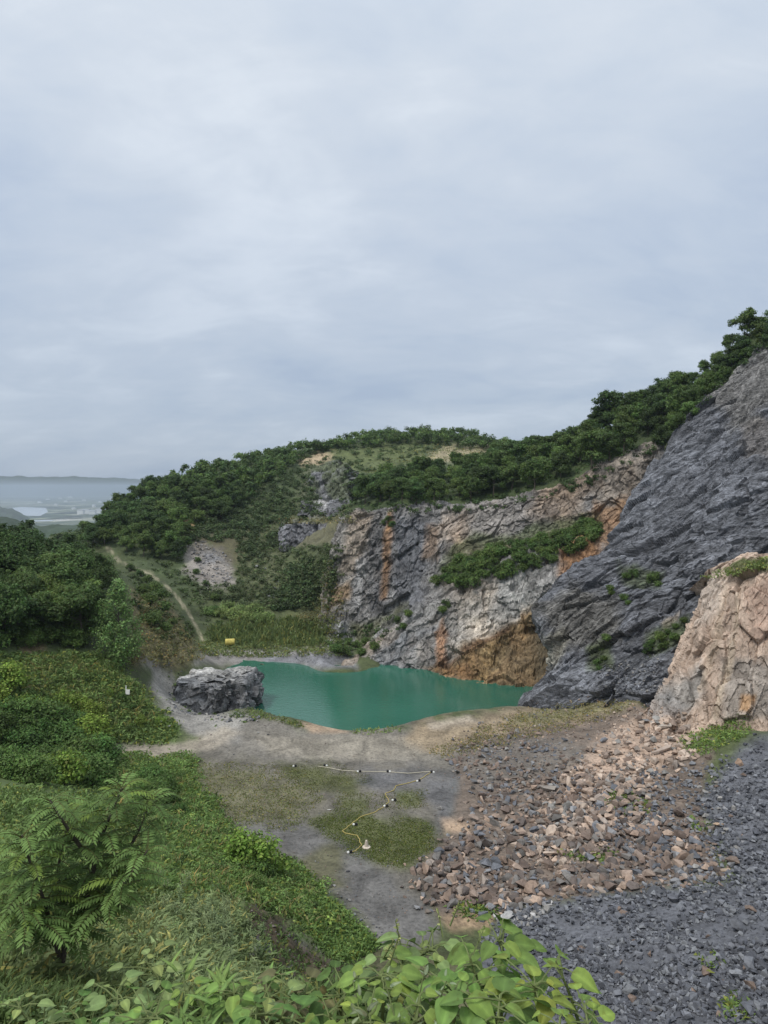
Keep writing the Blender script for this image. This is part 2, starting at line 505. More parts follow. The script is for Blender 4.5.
rock_face('quarry_cliff', cliff_rows, 600, 360, 1.35, 0.22, (0.8, 1.2, 1.1), M_CLIFF, GREY, [
    ([(318, 510), (352, 510), (352, 600), (318, 620)], (0.24, 0.225, 0.205), 12, 6, .8),
    (band(352, 372, 515, 575, -18), TAN, 8, 6, .55),
    ([(330, 590), (352, 578), (352, 600), (330, 606)], (0.30, 0.20, 0.11), 6, 5, .8),
    (band(356, 366, 560, 610, -6), PALE, 4, 4, .8),
    (band(386, 394, 512, 600, -6), ORANGE, 5, 4, .9),
    (band(372, 388, 530, 640, -2), DARK, 8, 6, .45),
    (band(396, 432, 520, 620, -10), (0.12, 0.125, 0.14), 12, 6, .7),
    (band(390, 400, 590, 640, -22), PALE, 4, 3, .7),
    (band(440, 466, 512, 545, -2), (0.40, 0.33, 0.27), 8, 5, .8),
    (band(428, 444, 525, 560, -6), (0.30, 0.19, 0.11), 6, 5, .5),
    (band(470, 520, 500, 560, -4), (0.27, 0.245, 0.22), 12, 8, .7),
    (band(520, 560, 495, 530, -4), (0.22, 0.20, 0.185), 10, 8, .7),
    (band(540, 600, 478, 520, -12), (0.23, 0.19, 0.155), 12, 10, .8),
    (band(600, 662, 440, 510, -10), (0.23, 0.195, 0.16), 10, 9, .85),
    (band(590, 640, 500, 545, -14), (0.31, 0.185, 0.10), 10, 9, .75),
    ([(556, 546), (590, 530), (602, 560), (572, 590), (556, 580)], (0.36, 0.19, 0.085), 9, 7, .8),
    # lower tier
    ([(355, 667), (440, 588), (470, 572), (560, 560), (560, 640), (480, 655), (380, 672)], (0.255, 0.245, 0.232), 14, 10, .85),
    ([(365, 668), (400, 630), (442, 620), (446, 674), (400, 676)], (0.19, 0.195, 0.205), 10, 8, .8),
    ([(478, 590), (520, 575), (540, 600), (500, 640), (470, 650), (455, 640)], (0.38, 0.37, 0.35), 12, 8, .8),
    (band(438, 447, 615, 668, -4), (0.33, 0.19, 0.11), 5, 4, .8),
    ([(420, 664), (440, 664), (480, 640), (505, 628), (548, 605), (560, 640), (556, 700), (500, 694), (440, 676)], OCHRE, 8, 7, .92),
    ([(432, 662), (470, 662), (476, 684), (438, 674)], (0.2, 0.125, 0.065), 6, 6, .8),
    ([(480, 645), (512, 630), (500, 665), (482, 680), (474, 670)], (0.22, 0.165, 0.09), 6, 6, .85),
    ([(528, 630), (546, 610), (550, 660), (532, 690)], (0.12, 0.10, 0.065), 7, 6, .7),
    (('line', [(440, 664), (476, 646), (508, 630)], 2.5), (0.10, 0.06, 0.035), 4, 3, .8),
    (('line', [(355, 670), (420, 678), (490, 693), (525, 702)], 1.5), (0.06, 0.06, 0.055), 3, 1, .8),
    ([(318, 655), (360, 655), (372, 638), (395, 618), (405, 600), (380, 615), (340, 628), (318, 636)], (0.11, 0.115, 0.055), 9, 7, .8),
    ([(440, 580), (470, 560), (540, 548), (600, 520), (600, 510), (530, 530), (450, 545)], MOSS, 8, 6, .7),
    ([(326, 630), (345, 622), (352, 650), (326, 660)], (0.33, 0.33, 0.33), 8, 6, .8),
], 11, cliff_extra, (0.0, 0.75, 0.1))

rock_face('slate_slope', slab_rows, 520, 520, 0.95, 0.32, (0.42, 1.4, 1.3), M_SLATE, (0.108, 0.111, 0.122), [
    ([(700, 395), (768, 345), (800, 340), (770, 400), (735, 430)], (0.2, 0.185, 0.16), 10, 10, .45),
    ([(742, 425), (770, 415), (770, 460), (745, 455)], (0.16, 0.135, 0.11), 8, 8, .4),
    ([(640, 480), (680, 440), (700, 460), (650, 520), (610, 560)], (0.15, 0.155, 0.17), 14, 10, .7),
    ([(690, 450), (730, 430), (760, 520), (700, 540)], (0.13, 0.135, 0.15), 18, 12, .6),
    ([(540, 610), (575, 590), (625, 600), (625, 640), (560, 650)], (0.115, 0.105, 0.085), 14, 10, .6),
    ([(545, 640), (565, 630), (560, 668), (545, 670)], (0.25, 0.235, 0.19), 8, 6, .7),
    ([(520, 705), (560, 668), (600, 660), (640, 680), (600, 700)], (0.155, 0.16, 0.175), 12, 8, .85),
    ([(660, 622), (680, 610), (678, 622), (665, 632)], (0.27, 0.23, 0.19), 4, 4, .8),
    ([(610, 655), (690, 640), (690, 700), (600, 700)], (0.125, 0.13, 0.142), 14, 8, .8),
    ([(622, 570), (662, 568), (660, 590), (625, 585)], MOSS, 8, 6, .6),
    ([(590, 650), (612, 640), (610, 670), (590, 672)], MOSS, 8, 6, .7),
    ([(645, 632), (690, 615), (688, 640), (650, 655)], MOSS, 8, 7, .7),
], 31, None, (0.0, 0.85, 0.25))

rock_face('pink_rock_face', pink_rows, 330, 260, 0.7, 0.34, (1.3, 1.2, 0.6), M_PINK, (0.45, 0.345, 0.27), [
    ([(700, 575), (730, 575), (725, 610), (700, 630)], (0.46, 0.39, 0.33), 10, 6, .8),
    ([(745, 585), (800, 570), (800, 650), (750, 640)], (0.37, 0.26, 0.20), 10, 6, .8),
    ([(725, 660), (800, 645), (800, 720), (725, 722)], (0.26, 0.24, 0.215), 12, 8, .75),
    ([(660, 700), (700, 660), (705, 700), (690, 716)], (0.27, 0.265, 0.25), 10, 8, .8),
    (('line', [(742, 590), (732, 640), (722, 690), (716, 720)], 2.5), (0.50, 0.41, 0.31), 5, 4, .8),
    (('line', [(728, 590), (715, 640), (700, 690)], 3), (0.48, 0.38, 0.28), 6, 5, .6),
    ([(742, 695), (756, 695), (752, 715), (740, 712)], (0.36, 0.21, 0.10), 4, 3, .8),
    ([(716, 574), (780, 555), (860, 540), (860, 556), (780, 566), (740, 574)], (0.10, 0.12, 0.04), 4, 3, .9),
    ([(655, 722), (640, 706), (670, 690), (690, 712)], (0.25, 0.25, 0.25), 10, 6, .6),
], 51)

ledge1 = rowpts([[(282, 552, 148), (300, 551, 149), (322, 550, 150), (350, 552, 151)], [(283, 545, 150), (302, 545, 150.5), (324, 544, 151.5), (350, 546, 153)],
                 [(284, 533, 152.5), (302, 531, 153), (324, 530, 154), (350, 532, 155)], [(286, 523, 155), (304, 521, 155), (326, 520, 156), (350, 521, 157)],
                 [(286, 520, 164), (304, 518, 165), (326, 517, 165), (350, 518, 164)]])
def nearer(rows, near):
    for r in rows:
        for k, p in enumerate(r): r[k] = CAM + (p - CAM) * (1 - near[k] / p[1])
nearer(ledge1, (2, 4, 9, 14))
for r in ledge1: r.insert(0, r[0] + np.array([-1.0, 9, -1.0]))
rock_face('hillside_ledge', ledge1, 150, 70, 1.2, 0.3, (1, 1, .7), M_CLIFF, (0.165, 0.165, 0.175), [
    ([(320, 525), (335, 522), (335, 545), (322, 545)], (.3, .29, .28), 6, 5, .7), ([(284, 520), (350, 516), (350, 522), (284, 525)], (.14, .14, .07), 3, 2)], 71)
ledge2 = rowpts([[(300, 515, 163), (316, 516, 164), (332, 516, 165), (346, 514, 166)], [(302, 506, 166), (318, 506, 167), (334, 505, 168), (348, 504, 169)],
                 [(308, 492, 171), (322, 490, 172), (336, 488, 173), (348, 488, 174)], [(314, 474, 179), (326, 470, 181), (338, 468, 182), (348, 470, 183)],
                 [(318, 466, 190), (328, 463, 192), (338, 461, 192), (346, 464, 190)]])
nearer(ledge2, (3, 5, 10, 16))
for r in ledge2: r.insert(0, r[0] + np.array([-1.0, 9, -2.0])); r.append(r[-1] + np.array([1.0, 9, -2.0]))
rock_face('upper_hillside_ledge', ledge2, 130, 120, 1.5, 0.24, (1, 1, .7), M_CLIFF, (0.15, 0.15, 0.155), [
    ([(313, 497), (327, 497), (327, 511), (313, 511)], (.42, .41, .4), 3, 3, .9), ([(300, 480), (316, 480), (316, 500), (300, 500)], (.09, .11, .045), 6, 6, .8),
    ([(326, 480), (350, 470), (350, 500), (330, 495)], (.09, .11, .045), 6, 7, .7), ([(310, 466), (350, 460), (350, 470), (312, 474)], (.09, .11, .045), 4, 4, .8)], 73)

# ------------------------------------------------------------------ the ground sheet: one height field through control points
def c(*pts): ctrl.extend(P(*p) for p in pts)
def fz(z, *pts): ctrl.extend(F(p[0], p[1], z) for p in pts)
def w(*pts): ctrl.extend(np.array(p, float) for p in pts)

# quarry floor
fz(0, (205, 790), (300, 790), (300, 850), (350, 900), (400, 820), (400, 900), (400, 945), (455, 930), (430, 860), (440, 790), (470, 770),
   (250, 745), (330, 745), (400, 745), (200, 745), (160, 690), (185, 715), (110, 752), (225, 712))
fz(0.15, (258, 709), (300, 720), (325, 726), (350, 729), (390, 726), (430, 718), (470, 712))
fz(0.3, (520, 707), (560, 712), (500, 740), (600, 722))
# pool bed and its shores
for x, y in [(258, 709), (300, 720), (350, 729), (390, 726), (430, 718), (505, 706)]:
    ctrl.append(F(x, y) + np.array([0, 3.6, -3.6]))
fz(-5, (300, 690), (360, 700), (430, 700), (480, 702), (350, 682), (420, 684))
fz(-2, (238, 661), (262, 663), (300, 665), (340, 668))
c((262, 656, 100), (300, 652, 103), (335, 652, 104), (230, 655, 98), (205, 660, 93), (185, 662, 86))
# grass flat and valley behind the pool
c((230, 643, 106), (270, 640, 109), (310, 640, 110), (300, 620, 116), (240, 615, 118), (205, 645, 104), (320, 600, 120),
  (190, 615, 113), (175, 595, 119), (150, 575, 126), (120, 560, 133), (105, 545, 141), (92, 545, 141))
# far hill
c((230, 585, 128), (270, 570, 136), (200, 555, 141), (240, 530, 156), (300, 545, 150), (300, 522, 163), (330, 522, 158), (330, 495, 175),
  (300, 490, 182), (270, 505, 172), (180, 530, 150), (150, 520, 158), (120, 520, 160), (150, 492, 186), (190, 473, 205), (250, 460, 220),
  (300, 450, 226), (380, 436, 236), (420, 434, 238), (460, 435, 240), (490, 441, 240), (520, 450, 240), (340, 470, 198), (400, 460, 205),
  (420, 462, 200), (470, 450, 214), (500, 455, 208), (530, 455, 200), (112, 515, 168), (350, 505, 140), (370, 480, 165))
w((-95, 205, 8), (-120, 240, -15), (-60, 285, 20), (10, 300, 30), (50, 300, 28), (-150, 330, -70), (0, 400, -60), (120, 400, -50), (-60, 400, -80))
# wooded hill above the wall
for r in cliff_rows[-2:]:
    for p in r[::2]: ctrl.append(p + np.array([0, 1.5, -1.2]))
for r in cliff_rows[1:6]:
    for p in r[2:]: ctrl.append(p + np.array([0.8, 7.5, -4.0]))
for r in cliff_rows[4:6]: ctrl.append(r[1] + np.array([0.5, 6.0, -3.0]))
c((330, 640, 106), (350, 646, 102), (324, 652, 102), (312, 648, 105), (338, 654, 99.5), (352, 656, 98), (365, 650, 98.5))
ctrl.extend(F(x, y, -1.3) + np.array([0, .8, 0]) for x, y in [(312, 664), (325, 665), (338, 666), (352, 667)])
c((400, 496, 130), (450, 488, 136), (500, 478, 138), (550, 463, 136), (600, 444, 134), (640, 424, 131), (470, 478, 150), (520, 468, 155),
  (570, 447, 148), (608, 428, 142), (650, 408, 138), (690, 388, 130), (720, 362, 124), (745, 338, 120), (775, 322, 118), (850, 280, 112),
  (660, 445, 112), (690, 410, 112), (950, 250, 100), (700, 382, 138))
w((60, 190, 32), (90, 190, 38), (110, 160, 46), (140, 120, 50), (150, 220, 20), (220, 150, 20))
for r in slab_rows[2:]:
    for p in r[2:]: ctrl.append(p + np.array([2.0, 8.0, -5.0]))
for r in pink_rows[1:-2]:
    for p in r[1::2]: ctrl.append(p + np.array([1.5, 6.5, -4.0]))
fz(-4, (500, 695), (520, 700), (536, 700))
w(tuple(P(545, 640, 88) * [1, 1, 0] + [0, 0, -3]), tuple(P(530, 610, 90) * [1, 1, 0] + [0, 0, -3]), tuple(P(560, 640, 84) * [1, 1, 0] + [0, 0, -3]))
# foot of the slate and of the pink rock
c((600, 700, 69), (640, 700, 66), (650, 690, 68), (640, 716, 63))
# rubble heap and scree on the right
c((600, 740, 58), (660, 735, 56.5), (720, 732, 54.5), (768, 732, 52.5), (850, 730, 50), (930, 735, 47),
  (560, 760, 55), (620, 780, 50), (680, 780, 48.5), (740, 775, 46.5), (800, 780, 44), (900, 790, 40),
  (520, 800, 49.5), (580, 830, 44), (640, 830, 43), (700, 840, 41), (768, 850, 38.5), (850, 860, 36),
  (470, 850, 43), (500, 880, 39.3), (560, 890, 37.6), (620, 900, 35.9), (680, 910, 34), (768, 920, 31.5), (880, 930, 29),
  (520, 930, 35), (580, 960, 32), (640, 980, 29.8), (700, 1000, 27.8), (768, 1020, 25.5), (520, 1010, 29.5), (600, 1040, 27), (700, 1090, 23.5))
w((16, 16, 2.5), (24, 20, 5.5), (30, 30, 7), (44, 40, 12), (60, 40, 22), (60, 60, 30), (10, 22, 1.0), (30, 12, 9))
# left: grassy mound, strip of track, wooded rise
c((190, 733, 63.5), (150, 700, 66.5), (100, 668, 68), (60, 650, 69), (60, 700, 62), (100, 735, 60.5), (20, 700, 59), (150, 735, 62.5), (0, 660, 64),
  (20, 745, 54), (60, 775, 51), (110, 780, 51.5), (165, 775, 54),
  (130, 668, 71), (150, 660, 76), (165, 640, 88), (140, 610, 91), (120, 600, 90), (185, 655, 86), (100, 625, 78), (60, 625, 76), (20, 620, 73),
  (40, 580, 91), (90, 578, 95), (0, 575, 86), (115, 575, 98), (-60, 570, 80), (-140, 600, 70), (135, 580, 106))
w((-66, 135, 0), (-80, 190, -20), (-140, 150, -20), (-150, 330, -80), (-90, 110, 8), (-120, 80, 16), (-70, 60, 12), (-60, 40, 15))
# left bank falling from the viewpoint to the floor
c((150, 815, 44.5), (100, 800, 43), (30, 800, 36), (0, 830, 29), (60, 850, 28), (130, 850, 33), (190, 840, 40), (200, 880, 32.5),
  (240, 872, 36.5), (270, 890, 34.8), (310, 915, 33.5), (345, 945, 32.8), (365, 965, 31.6),
  (100, 900, 20), (160, 905, 22.5), (215, 905, 25.5), (250, 925, 24.8), (290, 955, 24.6), (330, 985, 24), (250, 950, 22), (290, 985, 22.0),
  (60, 930, 14), (120, 935, 15.8), (170, 950, 15.5), (210, 970, 15.0), (240, 990, 15.5), (0, 930, 11.5), (60, 985, 8.6), (120, 990, 9.3), (180, 1000, 9.5), (0, 1000, 6.5))
w((0, 0, 20.2), (-3, 2, 19.3), (-4, -8, 20.5), (4, -8, 19), (0, 3, 19.5), (1.5, 3, 19.2), (-2, 5, 18.0), (0.5, 5, 18.0), (3.5, 4, 15.5), (2.5, 7, 13.5), (-0.5, 9.5, 13.0),
  (8, 2, 11), (5, 10, 7.5), (2, 14, 7.0), (-9, 4, 18), (-16, 10, 17), (-25, 20, 15.5), (-10, -10, 20), (12, -10, 14), (30, -10, 14), (-45, 10, 18))

ctrl = np.array(ctrl)
def rbf_fit(C):
    n = len(C); X = C[:, :2]; s2 = 2.5 ** 2
    D = np.sqrt(((X[:, None] - X[None]) ** 2).sum(2) + s2)
    A = np.zeros((n + 3, n + 3)); A[:n, :n] = D - 0.06 * np.eye(n) * 0
    A[:n, :n] += -0.12 * np.eye(n)
    Pm = np.c_[np.ones(n), X / 100]
    A[:n, n:] = Pm; A[n:, :n] = Pm.T
    wv = np.linalg.solve(A, np.r_[C[:, 2], 0, 0, 0])
    return wv
_WV = rbf_fit(ctrl)
def height(XY):
    n = len(ctrl); out = np.empty(len(XY))
    for i in range(0, len(XY), 20000):
        q = XY[i:i + 20000]
        D = np.sqrt(((q[:, None] - ctrl[None, :, :2]) ** 2).sum(2) + 2.5 ** 2)
        out[i:i + 20000] = D @ _WV[:n] + np.c_[np.ones(len(q)), q / 100] @ _WV[n:]
    return out

NA, NR = 560, 500
ang = np.radians(np.linspace(-50, 50, NA))
rad = 1.0 * (430.0) ** np.linspace(0, 1, NR) + 3.0
RR, AA = np.meshgrid(rad, ang, indexing='ij')
XY = np.stack([RR * np.sin(AA), -5 + RR * np.cos(AA)], 2).reshape(-1, 2)
Z = height(XY)
# beyond the quarry hill the land falls away to the plain
rfar = np.hypot(XY[:, 0], XY[:, 1])
Z = np.where(rfar > 300, Z * np.clip((400 - rfar) / 100, 0, 1) + -120 * np.clip((rfar - 300) / 100, 0, 1), Z)
V = np.c_[XY, Z]
pxg, pyg = project(V)
# roughness: smooth on the floor, lumpy on the slopes and banks
floor_poly = [(150, 672), (165, 672), (180, 700), (235, 708), (300, 724), (350, 733), (430, 720), (520, 706), (560, 715), (470, 760), (430, 860), (440, 940), (380, 945), (340, 900), (290, 860), (230, 830), (205, 790), (195, 757), (100, 757), (100, 748), (185, 744), (195, 735), (150, 695)]
onfloor = np.clip(0.5 - poly_sd(pxg, pyg, floor_poly) / 18, 0, 1)
dist = np.hypot(XY[:, 0], XY[:, 1])
amp = np.clip(dist / 120, 0.12, 1.0)
rough = fbm(V * 0.25, 5, 3) * 0.9 + fbm(V * 1.1, 4, 5) * 0.25
Z = Z + rough * np.where(dist < 18, 0.35, 0.9) * amp * (1 - 0.93 * onfloor) + onfloor * (fbm(V * 0.5, 4, 8) * 0.07 + fbm(V * 1.7, 3, 12) * 0.035)
# rock ledges on the far hill
led = np.clip(0.5 - poly_sd(pxg, pyg, [(300, 455), (350, 460), (350, 515), (340, 545), (280, 545), (285, 520), (310, 505)]) / 10, 0, 1)
f1, e1, v1 = cells(V * 0.25, 77)
Z = Z + led * f1 * 1.2
scarp = np.clip(0.5 - poly_sd(pxg, pyg, [(235, 900), (270, 905), (300, 935), (350, 975), (340, 1000), (270, 985), (245, 950)]) / 14, 0, 1)
f2, e2, v2 = cells(V * 0.9, 78)
Z = Z + scarp * f2 * 0.5
V = np.c_[XY, Z]

GRASS = (0.105, 0.145, 0.048); SCRUB = (0.07, 0.085, 0.035); DIRT = (0.30, 0.205, 0.135)
ground_layers = [
    ([(-200, 560), (200, 560), (200, 690), (-200, 700)], (0.05, 0.065, 0.025), 20, 5),
    ([(130, 590), (165, 600), (205, 655), (180, 668), (130, 668)], (0.135, 0.115, 0.06), 10, 6, .9),
    ([(140, 655), (158, 660), (162, 672), (140, 668)], (0.2, 0.19, 0.18), 6, 4, .8),
    ([(196, 640), (330, 612), (345, 660), (200, 662)], (0.095, 0.12, 0.045), 14, 6),
    ([(270, 625), (330, 605), (345, 645), (300, 650)], (0.13, 0.125, 0.06), 12, 6, .8),
    # far hill
    ([(90, 540), (190, 465), (380, 426), (520, 445), (520, 470), (330, 470), (240, 540), (200, 600)], (0.06, 0.08, 0.033), 14, 6),
    ([(185, 545), (205, 538), (232, 560), (236, 585), (205, 590), (186, 570)], (0.24, 0.215, 0.19), 8, 7),
    ([(200, 545), (222, 548), (226, 565), (205, 562)], (0.20, 0.20, 0.21), 6, 5),
    ([(176, 518), (194, 518), (194, 531), (176, 531)], (0.40, 0.25, 0.13), 4, 3),
    ([(175, 530), (250, 530), (240, 570), (190, 545)], (0.105, 0.085, 0.05), 10, 9, .7),
    ([(230, 530), (280, 520), (290, 575), (250, 600)], (0.085, 0.09, 0.042), 16, 10, .6),
    ([(285, 522), (345, 520), (345, 545), (285, 547)], (0.115, 0.11, 0.065), 7, 5),
    ([(275, 518), (350, 516), (350, 522), (275, 524)], (0.16, 0.15, 0.075), 3, 2),
    ([(305, 470), (345, 460), (340, 515), (320, 515), (300, 500)], (0.12, 0.12, 0.075), 9, 8, .8),
    ([(300, 455), (335, 452), (330, 462), (300, 466)], (0.36, 0.28, 0.18), 5, 4),
    ([(420, 458), (450, 445), (500, 448), (505, 458), (440, 464)], (0.31, 0.26, 0.165), 7, 6, .85),
    ([(330, 450), (430, 442), (420, 462), (340, 472)], (0.105, 0.125, 0.045), 8, 6, .8),
    ([(180, 500), (262, 480), (270, 520), (220, 530)], (0.075, 0.085, 0.038), 14, 9, .6),
    ([(500, 455), (560, 440), (700, 360), (768, 320), (768, 360), (660, 440), (520, 500), (350, 520), (350, 500), (440, 465)], (0.05, 0.07, 0.027), 8, 3),
    (('line', [(205, 646), (197, 628), (188, 612), (176, 596), (165, 584), (150, 575), (132, 568), (118, 560), (108, 548)], 0.7), (0.36, 0.31, 0.22), 2.2, 1.6, .85),
    # shore
    ([(200, 650), (260, 648), (345, 648), (360, 668), (240, 668), (195, 664)], (0.21, 0.195, 0.18), 7, 4),
    ([(265, 655), (350, 652), (358, 668), (265, 668)], (0.185, 0.185, 0.195), 6, 4),
    # mound and banks on the left
    ([(-200, 640), (112, 655), (140, 686), (182, 732), (176, 745), (-200, 752)], GRASS, 8, 3),
    ([(20, 640), (45, 640), (45, 685), (25, 690)], (0.26, 0.18, 0.11), 10, 7, .6),
    ([(-200, 750), (190, 752), (205, 790), (230, 830), (290, 858), (340, 900), (372, 945), (330, 1030), (-300, 1100), (-300, 800)], (0.085, 0.12, 0.04), 14, 8),
    # quarry floor
    (floor_poly, (0.132, 0.120, 0.100), 12, 9),
    ([(190, 705), (300, 726), (420, 735), (470, 760), (380, 766), (250, 760), (200, 750)], (0.18, 0.165, 0.142), 12, 9, .8),
    ([(150, 672), (166, 672), (190, 705), (250, 715), (240, 745), (190, 735), (155, 700)], (0.25, 0.237, 0.215), 8, 5),
    ([(100, 747), (180, 742), (225, 725), (250, 730), (215, 750), (180, 757), (95, 760)], (0.30, 0.26, 0.205), 6, 5, .75),
    ([(195, 760), (290, 772), (320, 800), (290, 825), (230, 828), (205, 800)], (0.125, 0.117, 0.066), 20, 14, .85),
    ([(268, 764), (330, 764), (368, 778), (350, 792), (300, 786)], (0.085, 0.092, 0.034), 12, 10, .9),
    ([(310, 822), (345, 812), (425, 822), (432, 845), (405, 868), (375, 865), (335, 842)], (0.088, 0.098, 0.036), 14, 13, .92),
    ([(338, 796), (370, 796), (366, 808), (340, 808)], (0.09, 0.1, 0.038), 8, 8, .85),
    ([(395, 790), (425, 790), (420, 808), (398, 806)], (0.085, 0.095, 0.035), 5, 4, .85),
    ([(345, 768), (470, 768), (490, 800), (450, 830), (420, 790), (370, 785)], (0.115, 0.115, 0.122), 14, 12, .75),
    ([(235, 826), (300, 822), (350, 850), (430, 900), (440, 945), (380, 945), (330, 890), (280, 850)], (0.122, 0.118, 0.115), 14, 12, .8),
    ([(285, 860), (330, 850), (350, 890), (320, 892)], (0.105, 0.10, 0.05), 12, 11, .8),
    ([(296, 722), (320, 722), (348, 732), (310, 733)], (0.40, 0.29, 0.20), 4, 3, .8),
    ([(250, 735), (420, 738), (480, 752), (380, 762), (270, 755)], (0.27, 0.24, 0.19), 8, 5, .6),
    ([(420, 720), (520, 706), (560, 700), (650, 695), (600, 730), (520, 752), (450, 752), (400, 742)], (0.245, 0.19, 0.125), 8, 5, .9),
    ([(500, 722), (560, 702), (640, 698), (620, 712), (540, 728)], (0.15, 0.145, 0.07), 6, 5, .75),
    ([(425, 722), (470, 712), (480, 722), (430, 732)], (0.36, 0.31, 0.25), 4, 3, .7),
    # heap and scree
    ([(415, 880), (450, 830), (460, 790), (450, 745), (560, 722), (640, 705), (720, 735), (700, 800), (720, 880), (520, 905), (440, 920)], (0.15, 0.118, 0.094), 8, 5),
    ([(590, 745), (640, 712), (720, 722), (690, 745), (640, 790), (560, 810), (560, 780)], (0.42, 0.31, 0.235), 10, 6, .9),
    ([(440, 918), (470, 905), (500, 912), (490, 930), (450, 932)], (0.33, 0.23, 0.15), 6, 4, .8),
    ([(443, 820), (470, 822), (470, 834), (445, 832)], (0.35, 0.25, 0.17), 5, 4, .8),
    ([(500, 912), (620, 892), (740, 880), (700, 800), (740, 745), (800, 720), (1100, 720), (1100, 1300), (500, 1300), (480, 960)], (0.105, 0.108, 0.12), 10, 5),
    ([(450, 750), (520, 735), (600, 745), (570, 770), (480, 790)], (0.14, 0.13, 0.115), 10, 9, .6),
    ([(680, 740), (745, 715), (752, 735), (700, 755)], (0.10, 0.13, 0.045), 6, 6, .4),
    ([(500, 1024), (460, 960), (372, 945), (330, 990), (330, 1100), (520, 1100)], (0.12, 0.105, 0.06), 10, 5, .6),
    # bare earth on the near bank
    ([(-40, 825), (20, 830), (40, 850), (20, 872), (-40, 880)], (0.36, 0.225, 0.15), 8, 5, .9),
    ([(125, 922), (160, 915), (195, 950), (215, 975), (170, 980), (130, 945)], (0.33, 0.21, 0.13), 9, 6, .9),
    ([(238, 895), (262, 898), (290, 925), (355, 975), (340, 1000), (280, 985), (240, 945)], (0.07, 0.05, 0.033), 10, 9, .95),
    ([(243, 935), (275, 945), (268, 972), (245, 960)], (0.14, 0.14, 0.15), 6, 5, .9),
    ([(280, 925), (320, 945), (330, 960), (290, 945)], (0.16, 0.14, 0.125), 6, 5, .7),
]
cg = paint(V, SCRUB, ground_layers, 0.22, 91)
near_soil = np.clip((9 - dist) / 4, 0, 1)[:, None]
cg = cg * (1 - near_soil) + np.array((0.07, 0.06, 0.035)) * near_soil
gf = grid_faces(NR, NA)[:, ::-1]
ground = link('ground', mesh_np('ground', V, gf, cg, True, M_GROUND))
tag(ground, kind='structure')
COLLIDE.append((V, gf))

# ------------------------------------------------------------------ surfaces for placing things
_cv, _cf, _off = [], [], 0
for v_, f_ in COLLIDE:
    _cv.append(v_); _cf.append(f_ + _off); _off += len(v_)
BVH = BVHTree.FromPolygons(np.concatenate(_cv).tolist(), np.concatenate(_cf).tolist())
CV = Vector(CAM)

def hit(px, py):
    h = BVH.ray_cast(CV, Vector(ray(px, py)).normalized())
    return (h[0], h[1]) if h[0] is not None else (None, None)

def drop(x, y, z0=80.0):
    h = BVH.ray_cast(Vector((x, y, z0)), Vector((0, 0, -1)))
    return h[0]

def inside(poly, x, y):
    return poly_sd(np.array([x]), np.array([y]), poly)[0] < 0

# ------------------------------------------------------------------ foliage builders
def unit(v): return v / (np.linalg.norm(v, axis=-1, keepdims=True) + 1e-9)

def leaves(soup, pos, nrm, size, cols, rng, asp=0.62):
    """one rhombic leaf spray per position, lying roughly across its normal"""
    n = len(pos)
    r = unit(rng.normal(size=(n, 3)))
    a = unit(np.cross(nrm, r)); b = np.cross(nrm, a)
    s = (np.asarray(size) * rng.uniform(0.65, 1.3, n))[:, None]
    V = np.stack([pos - a * s * .5, pos + b * s * asp * .5 + nrm * s * .08, pos + a * s * .5, pos - b * s * asp * .5 + nrm * s * .08], 1).reshape(-1, 3)
    soup.add(V, np.arange(4 * n).reshape(n, 4), np.repeat(cols, 4, axis=0))

def crown(soup, lobes, per, leaf, base, rng, tint=0.22, droop=0.0):
    """lobes: (x,y,z,r[,zs]) balls of foliage; leaves sit on and inside every ball"""
    for lb in lobes:
        c_, r = np.array(lb[:3]), lb[3]
        zs = lb[4] if len(lb) > 4 else 0.8
        n = int(per * (r ** 2))
        d = unit(rng.normal(size=(n, 3)) + np.array([0, 0, 0.25]))
        rad = r * rng.uniform(0.25, 1.22, n) ** 0.75
        wob = 1 + 0.38 * vnoise(d * 2.4 + c_ * 3.1, 5)
        p = c_ + d * (rad * wob)[:, None] * np.array([1, 1, zs])
        nr = unit(d * 0.9 + rng.normal(size=(n, 3)) * 0.42 + np.array([0, 0, 0.5 - droop]))
        lt = rng.uniform(1 - tint * 1.3, 1 + tint * 1.5)
        cc = np.array(base) * lt * rng.uniform(0.65, 1.45, (n, 1)) * (1 + rng.normal(size=(n, 3)) * 0.07)
        leaves(soup, p, nr, leaf, np.clip(cc, .005, .6), rng)

GREENS = [(0.076, 0.124, 0.037), (0.102, 0.158, 0.045), (0.067, 0.110, 0.037), (0.125, 0.180, 0.046)]

